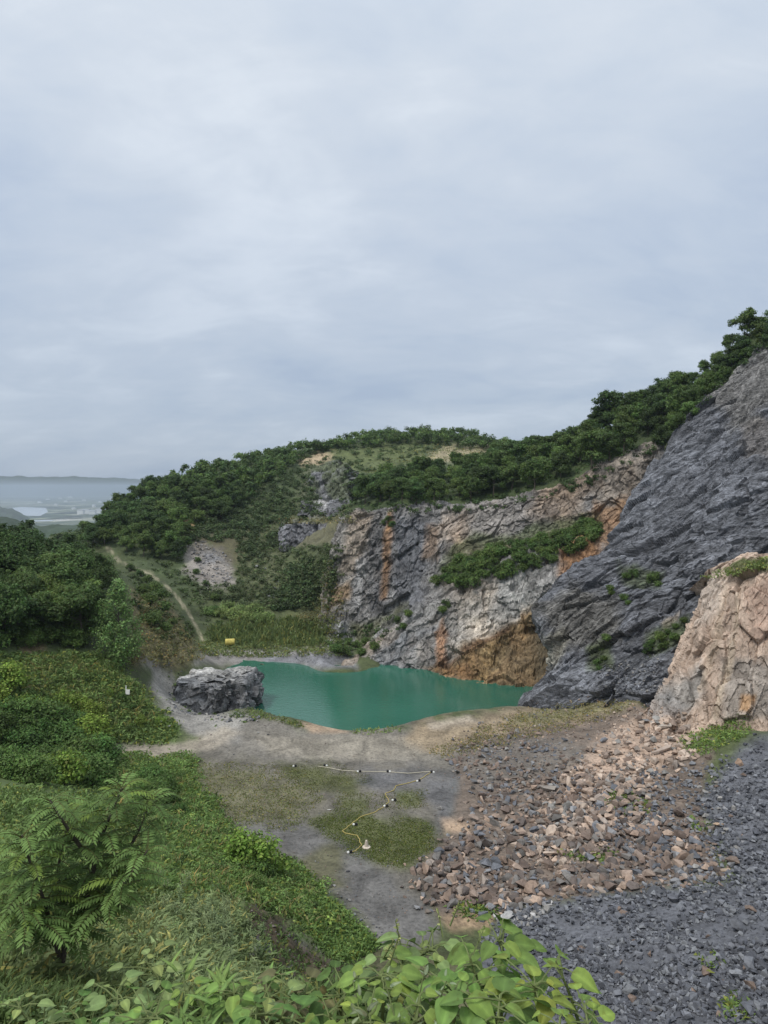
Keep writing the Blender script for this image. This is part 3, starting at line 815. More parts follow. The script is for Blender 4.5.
def tree_proto(name, h, spread, nl, per, leaf, base, seed, trunk_r=0.1, low=0.3):
    rng = np.random.default_rng(seed)
    root = empty(name, (0, 0, -500))
    s = Soup()
    top = np.array([rng.normal() * .2, rng.normal() * .2, h * 0.72])
    s.tube([(0, 0, -0.6), (0.03, 0, h * .2), top * .6, top], [trunk_r * 1.3, trunk_r, trunk_r * .7, trunk_r * .25], 7)
    lob = []
    for k in range(nl):
        t = rng.random()
        z = h * (low + (0.93 - low) * t)
        rr = spread * math.sqrt(max(0.06, 1 - (2 * t - 0.75) ** 2 / 1.6)) * rng.uniform(0.25, 0.95)
        az = k * 2.4 + rng.random()
        c_ = np.array([rr * math.cos(az), rr * math.sin(az), z])
        r = spread * rng.uniform(0.2, 0.42)
        lob.append((*c_, r, rng.uniform(.6, .85)))
        if k % 2 == 0:
            b0 = top * rng.uniform(.45, .8)
            s.tube([b0, (b0 + c_) / 2 + [0, 0, .1], c_], [trunk_r * .45, trunk_r * .3, trunk_r * .12], 5)
    lob.append((0, 0, h * .72, spread * .45, .9))
    for k in range(nl // 2):
        az = rng.uniform(0, 6.3); t = rng.random(); rr = spread * rng.uniform(.6, 1.05) * (1 - .5 * t)
        lob.append((rr * math.cos(az), rr * math.sin(az), h * (low + .1 + (.92 - low) * t), spread * rng.uniform(.1, .2), .7))
    link('trunk', s.mesh('trunk', M_BARK), root)
    s = Soup(); crown(s, lob, per, leaf, base, rng)
    link('crown', s.mesh('crown', M_LEAF), root)
    return root

def shrub_proto(name, r, h, nl, per, leaf, base, seed, mat=None, lobr=(0.3, 0.5), part='foliage'):
    rng = np.random.default_rng(seed)
    root = empty(name, (0, 0, -500))
    s = Soup(); lob = []
    for k in range(nl):
        az = k * 2.4 + rng.random() * .8
        t = rng.random()
        rr = r * math.sqrt(rng.random()) * (1 - 0.55 * t)
        c_ = np.array([rr * math.cos(az), rr * math.sin(az), h * (0.18 + 0.64 * t)])
        lob.append((*c_, r * rng.uniform(*lobr), rng.uniform(.6, .95)))
        s.tube([(0, 0, -.25), c_ * [.5, .5, .45], c_], [0.035, 0.028, 0.012], 5)
    link('stems', s.mesh('stems', M_BARK), root)
    s = Soup(); crown(s, lob, per, leaf, base, rng)
    link(part, s.mesh('foliage', mat or M_SHRUB), root)
    return root

def scatter(poly, n, mind, rng, pad=0, tries=30):
    """random ground points seen through a region of the photograph, at least mind metres apart"""
    poly = np.array(poly, float); lo, hi = poly.min(0), poly.max(0)
    out, cell = [], {}
    for _ in range(n * tries):
        if len(out) >= n: break
        x, y = rng.uniform(lo[0], hi[0]), rng.uniform(lo[1], hi[1])
        if not inside(poly, x, y): continue
        p, nr = hit(x, y)
        if p is None: continue
        k = (int(p.x // mind), int(p.y // mind), int(p.z // mind)) if mind > 0 else None
        if mind > 0:
            ok = True
            for a in (-1, 0, 1):
                for b in (-1, 0, 1):
                    for c_ in (-1, 0, 1):
                        for q in cell.get((k[0] + a, k[1] + b, k[2] + c_), ()):
                            if (q - p).length < mind: ok = False
            if not ok: continue
            cell.setdefault(k, []).append(p)
        out.append((p, nr, x, y))
    return out

first_use = set()
def plant_copy(proto, loc, rz, sc, label=None, cat=None, group=None, tilt=(0, 0)):
    s3 = (sc, sc, sc) if isinstance(sc, (int, float)) else sc
    if proto.name not in first_use:
        first_use.add(proto.name)
        o = proto
        o.location = loc; o.rotation_euler = (tilt[0], tilt[1], rz); o.scale = s3
    else:
        o = copy_thing(proto, loc, (tilt[0], tilt[1], rz), s3)
    return tag(o, label, cat, group)

rng = np.random.default_rng(21)
def jitter(q, px_):
    out = []
    for p, nr, x, y in q:
        x2, y2 = x + rng.normal() * px_, y + rng.normal() * px_ * .7
        p2, n2 = hit(x2, y2)
        if p2 is not None and p2.z > -1.6: out.append((p2, n2, x2, y2))
    return out

# ------------------------------------------------------------------ trees
dark_a = tree_proto('broadleaf_tree', 6.2, 2.5, 18, 300, .34, GREENS[0], 1)
dark_b = tree_proto('broadleaf_tree', 5.6, 2.7, 18, 300, .33, GREENS[2], 2, low=.25)
mid_a = tree_proto('broadleaf_tree', 6.0, 2.4, 17, 300, .34, GREENS[1], 3, low=.28)
mid_b = tree_proto('broadleaf_tree', 5.2, 2.6, 18, 300, .33, GREENS[1], 4, low=.22)
near_a = tree_proto('broadleaf_tree', 6.4, 2.9, 24, 460, .26, GREENS[2], 5, low=.22)
near_b = tree_proto('broadleaf_tree', 5.8, 2.7, 24, 460, .26, GREENS[0], 6, low=.2)
near_c = tree_proto('broadleaf_tree', 5.4, 2.8, 24, 460, .25, GREENS[3], 7, low=.18)

TREES = []
# the wood on the left
for p, nr, x, y in scatter([(-60, 570), (0, 574), (40, 580), (92, 582), (118, 586), (128, 615), (118, 640), (90, 652), (60, 640), (0, 650), (-60, 650)], 80, 2.5, rng):
    if abs(x - 119) < 24 and y > 588: continue
    up = y < 600
    edge = x > 95
    pr = (near_c if rng.random() < .3 else near_b) if not up else (near_a if rng.random() < .6 else near_b)
    lab = ('dark leafy tree along the top edge of the wood on the left' if up else
           'leafy tree at the right end of the left wood beside the feathery tree' if edge else
           'green leafy tree in the lower half of the left wood, above the mound')
    TREES.append(plant_copy(pr, (p.x, p.y, p.z - .2), rng.uniform(0, 6.3), rng.uniform(.8, 1.15), lab, 'tree', 'trees of the wood on the left'))
# trees on the wooded hill above the limestone wall
wood = [(352, 507), (400, 506), (460, 503), (500, 499), (530, 494), (562, 484), (602, 466), (634, 449), (655, 437), (676, 423), (692, 404), (712, 384), (742, 358), (770, 336), (800, 316), (800, 308),
        (775, 323), (745, 340), (720, 364), (690, 390), (650, 410), (608, 430), (570, 449), (525, 459), (470, 475), (420, 484), (370, 491)]
for p, nr, x, y in scatter(wood, 165, 2.5, rng):
    pr = [dark_a, mid_a, dark_b, mid_b][rng.integers(4)]
    lab = ('tree of the dark wood strip above the left half of the limestone wall' if x < 480 else
           'tree on the wooded brow above the middle of the limestone wall' if x < 585 else
           'tree on the wooded skyline slope between the limestone wall and the slate slope' if x < 690 else
           'tree on the skyline along the top of the dark slate slope')
    sc_ = rng.uniform(.72, 1.02) * (1.0 if x < 690 else .72)
    TREES.append(plant_copy(pr, (p.x, p.y, p.z - .3), rng.uniform(0, 6.3), sc_, lab, 'tree', 'trees on the wooded hill above the wall'))
for p, nr, x, y in scatter([(654, 452), (672, 436), (694, 410), (712, 391), (740, 366), (775, 340), (775, 330), (742, 352), (712, 378), (690, 398), (668, 426)], 34, 1.5, rng):
    TREES.append(plant_copy([mid_a, mid_b, dark_b][rng.integers(3)], (p.x, p.y, p.z - .7), rng.uniform(0, 6.3), rng.uniform(.42, .62), 'small tree crowding the upper edge of the dark slate slope', 'tree', 'small trees edging the slate slope'))
for x, y, sc_, pr, lab in [(609, 430, 1.35, dark_a, 'tallest dark tree sticking up from the skyline in the middle of the wooded slope'),
                           (597, 434, 1.0, dark_b, 'dark skyline tree just left of the tallest tree on the wooded slope'),
                           (746, 340, .95, mid_a, 'tall tree on the skyline near the top right corner of the slate slope'),
                           (632, 420, 1.15, mid_b, 'round skyline tree just right of the tallest tree on the wooded slope')]:
    p, nr = hit(x, y + 3)
    TREES.append(plant_copy(pr, (p.x, p.y, p.z - .2), 1.3, sc_, lab, 'tree', 'trees on the wooded hill above the wall'))
# trees on the far hill: the nearest as trees of their own, the rest one far wood
hillpoly = [(86, 546), (112, 517), (150, 494), (190, 475), (250, 461), (300, 451), (380, 437), (460, 436), (520, 450), (520, 455), (430, 444), (350, 450), (300, 457), (285, 475), (262, 490), (225, 520), (182, 528), (190, 545), (182, 560), (158, 562), (125, 552)]
far = scatter(hillpoly, 900, 2.6, rng)
far.sort(key=lambda q: q[0].y)
n_ind = max(0, 292 - len(TREES))
for p, nr, x, y in far[:n_ind]:
    pr = [dark_a, mid_a, dark_b, mid_b][rng.integers(4)]
    TREES.append(plant_copy(pr, (p.x, p.y, p.z - .3), rng.uniform(0, 6.3), rng.uniform(.6, .95), 'tree on the lower left shoulder of the far hill, above the saddle', 'tree', 'trees on the shoulder of the far hill'))
s = Soup()
for p, nr, x, y in far[n_ind:]:
    r = rng.uniform(1.3, 2.2); hgt = rng.uniform(1.6, 3.4)
    lob = [(p.x + rng.normal() * r * .5, p.y + rng.normal() * r * .5, p.z + hgt * rng.uniform(.45, 1), r * rng.uniform(.45, .7), .8) for _ in range(5)]
    crown(s, lob, 55, .62, np.array(GREENS[rng.integers(3)]) * rng.uniform(.85, 1.2), rng)
tag(link('far_woodland', s.mesh('far_woodland', M_LEAF)), kind='stuff')

# low scrub over the far hill, valley sides and ledges
s = Soup()
TRAIL = [(205, 646), (197, 628), (188, 612), (176, 596), (165, 584), (150, 575), (132, 568), (118, 560), (108, 548)]
BARE = [[(186, 545), (205, 538), (230, 558), (234, 583), (207, 590), (188, 570)], [(176, 516), (195, 516), (195, 531), (176, 531)], [(285, 522), (345, 520), (345, 545), (285, 547)], [(308, 470), (343, 462), (340, 512), (320, 512)], [(420, 456), (450, 446), (505, 450), (505, 460), (440, 464)]]
def scrub(poly, n, rlo, rhi, leaf, base, per=70):
    for p, nr, x, y in scatter(poly, n, 0, rng, tries=8):
        if line_sd(np.array([x]), np.array([y]), TRAIL, 0)[0] < 5: continue
        if rng.random() < .85 and any(inside(b_, x, y) for b_ in BARE): continue
        r = rlo + (rhi - rlo) * rng.random() ** 1.8
        lob = [(p.x + rng.normal() * r * .5, p.y + rng.normal() * r * .5, p.z + r * rng.uniform(.1, .6), r * rng.uniform(.5, .8), .75) for _ in range(3)]
        crown(s, lob, per, leaf, np.array(base) * rng.uniform(.75, 1.35), rng)
scrub([(190, 475), (330, 445), (430, 440), (520, 452), (500, 478), (360, 500), (345, 520), (285, 522), (240, 535), (185, 545), (150, 560)], 1300, .3, 1.2, .42, (.07, .105, .042), 60)
scrub([(236, 585), (240, 540), (290, 547), (345, 545), (330, 610), (280, 610), (215, 605), (190, 585)], 900, .25, 1.0, .36, (.072, .1, .042), 70)
scrub([(295, 560), (325, 560), (315, 605), (270, 612)], 150, .5, 1.1, .36, (.058, .095, .036), 80)
scrub([(130, 560), (180, 600), (205, 640), (160, 640), (128, 600)], 190, .25, .7, .32, (.06, .09, .034), 90)
scrub([(150, 560), (190, 560), (205, 600), (215, 640), (205, 640), (175, 590)], 120, .25, .7, .32, (.068, .1, .038), 90)
scrub([(326, 640), (400, 612), (402, 626), (372, 650), (340, 652)], 60, .3, .7, .3, (.06, .1, .036), 110)
scrub([(345, 512), (400, 515), (500, 510), (565, 496), (650, 455), (672, 436), (690, 408), (690, 400), (650, 436), (560, 476), (500, 490), (350, 500)], 200, .35, .9, .32, (.06, .1, .036), 90)
scrub([(655, 452), (694, 412), (770, 346), (770, 335), (690, 400)], 120, .3, .8, .3, (.06, .1, .036), 90)
scrub([(180, 500), (300, 470), (320, 500), (285, 520), (285, 545), (240, 560), (232, 540), (190, 545)], 650, .3, 1.3, .4, (.062, .095, .038), 60)
scrub([(15, 530), (90, 528), (90, 552), (15, 552)], 90, .6, 1.5, .4, (.06, .095, .034), 70)
scrub([(105, 545), (150, 560), (200, 600), (195, 612), (160, 590), (120, 565)], 60, .25, .7, .32, (.06, .09, .034), 90)
scrub([(120, 610), (165, 610), (200, 655), (150, 660)], 130, .2, .5, .24, (.085, .1, .042), 130)
tag(link('scrub', s.mesh('scrub', M_LEAF)), kind='stuff')

# tall feathery tree at the end of the wood
def feathery_tree():
    r_ = np.random.default_rng(12)
    p, _ = hit(119, 664)
    root = tag(empty('feathery_tree', (p.x, p.y, p.z - .1)), 'tall pale green feathery tree with a pointed crown on the mound, right of the wood', 'tree')
    h = 8.6
    s = Soup(); s.tube([(0, 0, -.5), (.05, 0, 3), (0, .05, 6), (0, 0, h * .95)], [.13, .1, .06, .02], 7)
    lob = []
    for k in range(74):
        t = (k + .5) / 74
        z = .9 + t * (h - 1.2)
        env = 2.7 * math.sin(math.pi * min(1, (0.20 + 0.80 * t)) ** 0.95) ** 0.8 if t < .98 else .2
        rr = env * r_.uniform(.2, .92); az = k * 2.4 + r_.random()
        c_ = np.array([rr * math.cos(az), rr * math.sin(az), z])
        lob.append((*c_, r_.uniform(.5, .9) * (1.1 - .5 * t), 1.2))
        s.tube([(0, 0, z - rr * .8), c_ * [.55, .55, 1] - [0, 0, rr * .3], c_], [.03, .02, .008], 4)
    link('trunk', s.mesh('trunk', M_BARK), root)
    s = Soup(); crown(s, lob, 230, .24, (.16, .24, .08), r_, .12)
    link('crown', s.mesh('crown', M_LEAF), root)
feathery_tree()

# ------------------------------------------------------------------ shrubs
sh_dark = shrub_proto('shrub', 1.1, 1.5, 12, 420, .2, (.078, .13, .038), 31)
sh_mid = shrub_proto('shrub', 1.2, 1.3, 12, 420, .2, (.105, .165, .045), 32)
sh_pale = shrub_proto('shrub', 1.4, 1.7, 14, 380, .2, (.21, .29, .10), 33)
sh_lime = shrub_proto('shrub', 1.3, 1.6, 16, 620, .17, (.16, .235, .045), 34)
sh_near = shrub_proto('shrub', 1.4, 1.8, 20, 620, .17, (.085, .145, .038), 35)

def shrubs(spots, protos, labels, group, size, tiltn=0.0):
    for x, y in spots:
        p, nr = hit(x, y)
        if p is None: continue
        lab = labels(x, y) if callable(labels) else labels
        pr = protos[rng.integers(len(protos))]
        plant_copy(pr, (p.x, p.y, p.z - .15), rng.uniform(0, 6.3), rng.uniform(*size), lab, 'shrub', group)

def pts_in(poly, n, mind): return [(q[2], q[3]) for q in scatter(poly, n, mind, rng)]

shrubs(pts_in([(436, 586), (452, 566), (490, 552), (530, 545), (566, 536), (600, 522), (590, 548), (566, 560), (530, 570), (490, 584), (462, 588)], 80, .75), [sh_dark, sh_mid, sh_mid],
       lambda x, y: 'green shrub on the sloping ledge halfway up the limestone wall, left half' if x < 500 else 'green shrub on the sloping ledge halfway up the limestone wall, right half', 'shrubs on the ledge of the limestone wall', (.75, 1.25))
shrubs(pts_in([(560, 536), (585, 525), (600, 530), (612, 520), (604, 550), (588, 560)], 10, .9), [sh_mid, sh_dark], 'green shrub in the orange notch between the limestone wall and the slate slope', 'shrubs in the orange notch', (.7, 1.1))
shrubs([(388, 520), (392, 526), (384, 524)], [sh_dark], 'small dark shrub clinging just under the rim of the limestone wall', 'shrubs under the rim of the wall', (.6, .8))
shrubs([(340, 648), (348, 645), (357, 648), (365, 644), (362, 655), (345, 656), (374, 650), (336, 652)], [sh_dark, sh_dark, sh_mid], 'dark shrub at the foot of the limestone wall above the far shore', 'shrubs above the far shore', (.75, 1.1))
shrubs([(398, 622), (408, 616), (403, 628), (443, 612), (446, 606)], [sh_dark, sh_mid], 'small shrub growing from the pale rib of the limestone wall', 'shrubs on the pale rib', (.5, .8))
shrubs([(210, 614), (222, 617), (235, 619), (228, 612), (247, 620), (259, 622), (267, 620), (241, 614), (254, 615)], [sh_pale],
       lambda x, y: 'pale green willowy shrub in the left clump on the valley floor' if x < 240 else 'pale green willowy shrub in the right clump on the valley floor', 'willowy shrubs behind the pool', (.9, 1.35))
shrubs([(626, 578), (634, 576), (652, 582), (658, 586), (655, 578)], [sh_dark, sh_mid], 'small shrub high on the slate slope above its hollow', 'shrubs high on the slate slope', (.45, .75))
shrubs([(611, 594), (624, 600), (628, 604), (610, 590)], [sh_mid], 'small green shrub on the middle of the slate slope', 'shrubs on the middle of the slate slope', (.35, .6))
shrubs([(600, 650), (604, 660), (597, 664), (606, 640), (599, 670)], [sh_mid, sh_dark], 'low shrub in the gully low down on the slate slope', 'shrubs in the slate gully', (.35, .6))
shrubs([(652, 645), (660, 640), (668, 634), (676, 628), (684, 622), (664, 648), (674, 640), (648, 652)], [sh_dark, sh_mid], 'low shrub on the slate just left of the pink rock face', 'shrubs beside the pink rock face', (.4, .7))
shrubs([(155, 592), (160, 600), (164, 612), (156, 620), (150, 605), (143, 596), (152, 626), (166, 632), (172, 626)], [sh_dark, sh_mid], 'dark shrub on the slope left of the winding footpath', 'shrubs beside the footpath', (.85, 1.3))
shrubs([(196, 574), (206, 586), (215, 600), (198, 562), (214, 614), (219, 627)], [sh_dark, sh_mid], 'shrub on the slope right of the winding footpath', 'shrubs right of the footpath', (.7, 1.1))
shrubs([(140, 576), (148, 582), (131, 571)], [sh_dark], 'dark shrub below the top bend of the footpath', 'shrubs below the top bend', (.8, 1.1))
shrubs(pts_in([(30, 665), (108, 668), (140, 700), (165, 728), (110, 735), (100, 690)], 13, 1.4), [sh_mid, sh_lime, sh_dark], 'small leafy shrub scattered on the grassy mound right of the thicket', 'shrubs scattered on the mound', (.28, .6))
shrubs(pts_in([(120, 775), (190, 770), (215, 830), (290, 880), (330, 925), (250, 895), (170, 860), (120, 820)], 18, 1.3), [sh_mid, sh_near, sh_dark, sh_pale], 'low leafy shrub among the herbs of the bank falling to the quarry floor', 'low shrubs on the bank', (.22, .5))
shrubs(pts_in([(0, 800), (100, 800), (140, 850), (100, 880), (0, 870)], 10, 1.3), [sh_mid, sh_near], 'low leafy shrub on the bank behind the foreground tree', 'low shrubs behind the foreground tree', (.25, .5))
# the thicket on the near side of the mound
thicket = [(4, 690), (-8, 704), (10, 722), (34, 728), (56, 724), (35, 742), (70, 730), (62, 750), (92, 742), (20, 752), (45, 768), (78, 770), (5, 775), (98, 764), (-14, 735), (-18, 690), (30, 782), (60, 784), (86, 784)]
shrubs(thicket, [sh_near, sh_near, sh_lime],
       lambda x, y: ('bushy shrub in the left thicket, low down beside the track' if y > 745 else
                     'leafy shrub on the upper side of the left thicket, below the grassy mound' if y < 723 else
                     'leafy shrub in the middle of the left thicket'), 'shrubs of the left thicket', (1.0, 1.5))
shrubs([(80, 716), (68, 712), (92, 722), (30, 716)], [sh_lime], 'bright yellow green shrub crowning the left thicket', 'bright shrubs crowning the thicket', (.95, 1.2))
shrubs([(8, 640), (30, 644), (52, 643), (74, 645), (-6, 650)], [sh_near, sh_mid], 'rounded shrub along the lower edge of the left wood', 'shrubs along the wood edge', (1.0, 1.3))
shrubs([(157, 806), (149, 798), (152, 787), (161, 793)], [sh_near], 'dark bush on the bank between the foreground tree and the quarry floor', 'dark bushes on the bank', (.75, 1.0))
shrubs([(251, 870)], [sh_lime], 'bright green bush alone on the crest of the bank beside the quarry floor', None, (1.3, 1.32))
shrubs([(243, 858), (258, 876)], [sh_near], 'small dark bush tucked against the bright bush on the bank crest', 'dark bushes by the bright bush', (.5, .6))

# ------------------------------------------------------------------ grass, weeds and reeds that nobody could count
def tufts(soup, poly, n, hgt, wid, base, blades=6, lean=.85, tries=8, yellow=.15, feather=7.0):
    pl_ = np.array(poly, float); c_ = pl_.mean(0)
    big = pl_ + unit(pl_ - c_) * feather * .7
    q = scatter(big, int(n * 1.25), 0, rng, tries=tries)
    if q:
        xy = np.array([(a_[2], a_[3]) for a_ in q]); pw = np.array([tuple(a_[0]) for a_ in q])
        sd0 = poly_sd(xy[:, 0], xy[:, 1], poly) / feather
        keep = (-sd0 * .9 + fbm(pw * .6, 4, 61) * 2.2 + .35 + rng.normal(size=len(q)) * .25) > 0
        keep &= ~((poly_sd(xy[:, 0], xy[:, 1], SCARP) < 0) & (rng.random(len(q)) < .75))
        q = [a_ for a_, k_ in zip(q, keep) if k_]
    if not q: return
    q = [a_ for a_ in q if a_[0].y > 7.5 or wid < .04]
    if not q: return
    pos = np.array([tuple(a[0]) for a in q])
    m = len(pos)
    P0 = np.repeat(pos, blades, axis=0); k = len(P0)
    P0 = P0 + rng.normal(size=(k, 3)) * np.array([wid, wid, 0]) * 2.2
    hh = hgt * rng.uniform(.5, 1.3, k)[:, None]
    d = rng.normal(size=(k, 3)) * lean; d[:, 2] = 1; d = unit(d)
    sd_ = unit(np.cross(d, unit(rng.normal(size=(k, 3)))))
    wv_ = wid * rng.uniform(.6, 1.4, k)[:, None]
    mid = P0 + d * hh * .55
    tip = P0 + d * hh + np.array([0, 0, -.15]) * hh + (d - np.array([0, 0, 1])) * hh * .5
    V = np.stack([P0 - [0, 0, .04], mid + sd_ * wv_ * .5, tip, mid - sd_ * wv_ * .5], 1).reshape(-1, 3)
    t = np.repeat(rng.uniform(.7, 1.35, m), blades)[:, None] * rng.uniform(.8, 1.2, (k, 1))
    cc = np.array(base) * t
    yl = (rng.random(k) < yellow)[:, None]
    cc = np.where(yl, cc * np.array([1.7, 1.25, 1.0]), cc)
    soup.add(V, np.arange(4 * k).reshape(k, 4), np.repeat(np.clip(cc, .005, .6), 4, axis=0))

SCARP = [(240, 900), (262, 902), (296, 932), (345, 972), (330, 985), (285, 982), (245, 945)]
s = Soup()
GR = (0.136, 0.210, 0.062)
tufts(s, [(-10, 655), (112, 655), (138, 686), (176, 728), (170, 742), (-10, 750)], 2600, .38, .16, (0.143, 0.210, 0.066))
tufts(s, [(90, 756), (190, 757), (205, 790), (228, 828), (250, 850), (150, 850), (110, 800)], 2600, .3, .12, (0.128, 0.201, 0.058))
tufts(s, [(-10, 790), (120, 790), (160, 830), (200, 850), (180, 900), (-10, 900)], 2200, .3, .1, (0.136, 0.201, 0.063), 7)
tufts(s, [(150, 830), (240, 850), (300, 875), (345, 920), (372, 945), (330, 960), (290, 915), (230, 895), (160, 890)], 4200, .26, .1, (0.124, 0.197, 0.054), 7)
tufts(s, [(160, 870), (240, 890), (262, 960), (300, 985), (345, 1000), (300, 1024), (180, 1024), (140, 940)], 1500, .3, .06, (0.182, 0.234, 0.100), 8)
tufts(s, [(-10, 880), (130, 890), (150, 930), (130, 1024), (-10, 1024)], 1300, .22, .05, (0.136, 0.173, 0.066), 8)
tufts(s, [(240, 890), (300, 925), (355, 985), (280, 985), (245, 930)], 500, .2, .08, (0.091, 0.136, 0.045), 6)
tufts(s, [(-10, 962), (380, 962), (380, 1032), (-10, 1032)], 1700, .2, .022, (.075, .11, .035), 9, .7)
tag(link('grass', s.mesh('grass', M_HERB)), kind='stuff')

s = Soup()
tufts(s, [(140, 590), (165, 605), (205, 655), (160, 665), (130, 660)], 700, .35, .16, (0.182, 0.182, 0.082), 5)
tufts(s, [(205, 640), (330, 615), (348, 655), (262, 654), (205, 655)], 1500, .45, .14, (0.145, 0.191, 0.069), 5)
tufts(s, [(320, 600), (328, 560), (345, 610), (330, 640), (285, 640), (270, 625)], 500, .35, .16, (0.182, 0.191, 0.082), 5)
tufts(s, [(370, 470), (430, 442), (500, 445), (520, 455), (440, 466), (345, 475)], 400, .5, .3, (0.182, 0.210, 0.082), 5)
tufts(s, [(285, 519), (350, 517), (350, 523), (285, 524)], 150, .4, .25, (0.219, 0.219, 0.110), 5)
tufts(s, [(432, 750), (520, 712), (600, 700), (640, 702), (600, 720), (520, 740), (450, 757)], 900, .14, .09, (0.219, 0.219, 0.091), 5)
tufts(s, [(682, 740), (742, 716), (750, 734), (700, 754)], 320, .25, .1, (0.164, 0.255, 0.073), 6)
tufts(s, [(705, 580), (716, 574), (768, 558), (768, 566), (735, 574)], 160, .3, .14, (0.182, 0.246, 0.082), 6)
tufts(s, [(195, 760), (300, 772), (320, 800), (290, 828), (230, 828), (205, 795)], 1500, .1, .07, (0.173, 0.201, 0.082), 4)
tufts(s, [(268, 764), (330, 764), (368, 778), (350, 792), (300, 786)], 900, .05, .06, (0.110, 0.136, 0.044), 4)
tufts(s, [(310, 822), (345, 812), (425, 822), (432, 845), (405, 868), (375, 865), (335, 842)], 2300, .06, .07, (0.114, 0.154, 0.044), 5)
tufts(s, [(336, 796), (370, 794), (425, 790), (420, 808), (338, 810)], 420, .07, .08, (0.128, 0.154, 0.051), 4)
tufts(s, [(172, 684), (182, 694), (196, 707), (188, 708)], 50, .3, .14, (0.154, 0.210, 0.073), 6)
tufts(s, [(225, 708), (262, 711), (296, 722), (300, 727), (258, 716)], 130, .2, .1, (0.154, 0.210, 0.073), 5)
tufts(s, [(355, 728), (400, 728), (400, 732), (355, 734)], 50, .3, .1, (0.182, 0.255, 0.091), 5)
for x, y in [(606, 860), (626, 798), (640, 806), (578, 858), (618, 800), (478, 914), (485, 910), (470, 912), (740, 1010), (720, 962), (700, 826)]:
    tufts(s, [(x - 7, y - 4), (x + 7, y - 4), (x + 7, y + 4), (x - 7, y + 4)], 26, .28, .12, (0.128, 0.201, 0.054), 5)
def herbs(poly, n, r0, r1, leaf, base, per=900):
    for p, nr, x, y in jitter(scatter(poly, n, 0, rng, tries=8), 7):
        if fbm(np.array([[p.x, p.y, p.z]]) * .45, 3, 17)[0] < -.28: continue
        if inside(SCARP, x, y) and rng.random() < .8: continue
        r = r0 + (r1 - r0) * rng.random() ** 2
        crown(s, [(p.x + rng.normal() * r * .5, p.y + rng.normal() * r * .5, p.z + r * rng.uniform(0, .4), r * rng.uniform(.6, 1), .7) for _ in range(2)], per, leaf, np.array(base) * rng.uniform(.7, 1.4), rng)
herbs([(95, 762), (185, 760), (203, 795), (228, 832), (290, 862), (338, 905), (368, 942), (340, 955), (290, 915), (225, 895), (160, 885), (110, 830)], 420, .2, .6, .12, (0.125, 0.198, 0.059), 700)
herbs([(-10, 795), (110, 795), (160, 840), (180, 890), (-10, 890)], 220, .15, .5, .11, (0.119, 0.191, 0.059), 800)
herbs([(90, 880), (230, 890), (262, 960), (300, 1000), (120, 1000), (60, 940)], 160, .08, .24, .06, (0.132, 0.198, 0.073), 2600)
herbs([(250, 905), (350, 960), (340, 975), (250, 960)], 60, .1, .28, .09, (0.079, 0.119, 0.040), 1100)
herbs([(20, 655), (110, 660), (136, 692), (170, 728), (150, 740), (60, 740)], 150, .2, .6, .15, (0.132, 0.198, 0.059), 500)
herbs([(110, 800), (200, 820), (290, 870), (360, 940), (300, 925), (200, 890), (120, 860)], 110, .15, .45, .16, (0.224, 0.290, 0.079), 420)
herbs([(110, 780), (200, 800), (270, 865), (350, 930), (300, 925), (200, 890), (100, 860)], 110, .2, .55, .12, (0.079, 0.132, 0.046), 650)
herbs([(-10, 965), (330, 965), (330, 1030), (-10, 1030)], 150, .05, .16, .035, (.1, .16, .05), 7000)
herbs([(238, 905), (262, 902), (300, 935), (345, 972), (330, 985), (285, 982), (245, 945)], 260, .08, .25, .08, (.07, .11, .035), 1300)
tufts(s, [(100, 770), (195, 765), (230, 840), (300, 880), (350, 940), (300, 930), (200, 900), (110, 860)], 260, .75, .035, (.24, .23, .10), 5, .35)
tufts(s, [(20, 660), (110, 665), (165, 725), (60, 735)], 160, .8, .06, (.22, .23, .09), 5, .35)
herbs([(168, 676), (180, 676), (184, 702), (210, 714), (258, 714), (262, 719), (205, 722), (172, 706)], 46, .15, .4, .14, (.1, .15, .045), 500)
tag(link('low_herbs', s.mesh('low_herbs', M_HERB)), kind='stuff')

s = Soup()
tufts(s, [(212, 632), (240, 622), (290, 622), (325, 630), (318, 645), (260, 645), (215, 640)], 1100, 1.15, .14, (0.154, 0.210, 0.077), 5, .2)
tag(link('reeds', s.mesh('reeds', M_HERB)), kind='stuff')

# ------------------------------------------------------------------ stones
def rock_shape(seed, n=10, flat=0.7):
    r_ = np.random.default_rng(seed)
    bm = bmesh.new()
    for v in unit(r_.normal(size=(n, 3))) * r_.uniform(.8, 1.1, (n, 1)) * np.array([1, r_.uniform(.6, .9), flat * r_.uniform(.7, 1)]):
        bm.verts.new(v * .5)
    bmesh.ops.convex_hull(bm, input=bm.verts)
    bmesh.ops.delete(bm, geom=[v for v in bm.verts if not v.link_faces], context='VERTS')
    bmesh.ops.triangulate(bm, faces=bm.faces)
    bm.verts.ensure_lookup_table()
    V = np.array([v.co[:] for v in bm.verts]); Fc = np.array([[v.index for v in f.verts] for f in bm.faces]) if False else None
    idx = {v: i for i, v in enumerate(bm.verts)}
    Fc = np.array([[idx[v] for v in f.verts] for f in bm.faces])
    bm.free()
    return V, Fc
SHAPES = [rock_shape(100 + k, 9 + k % 4) for k in range(12)]
SMALL = [rock_shape(200 + k, 8) for k in range(8)]
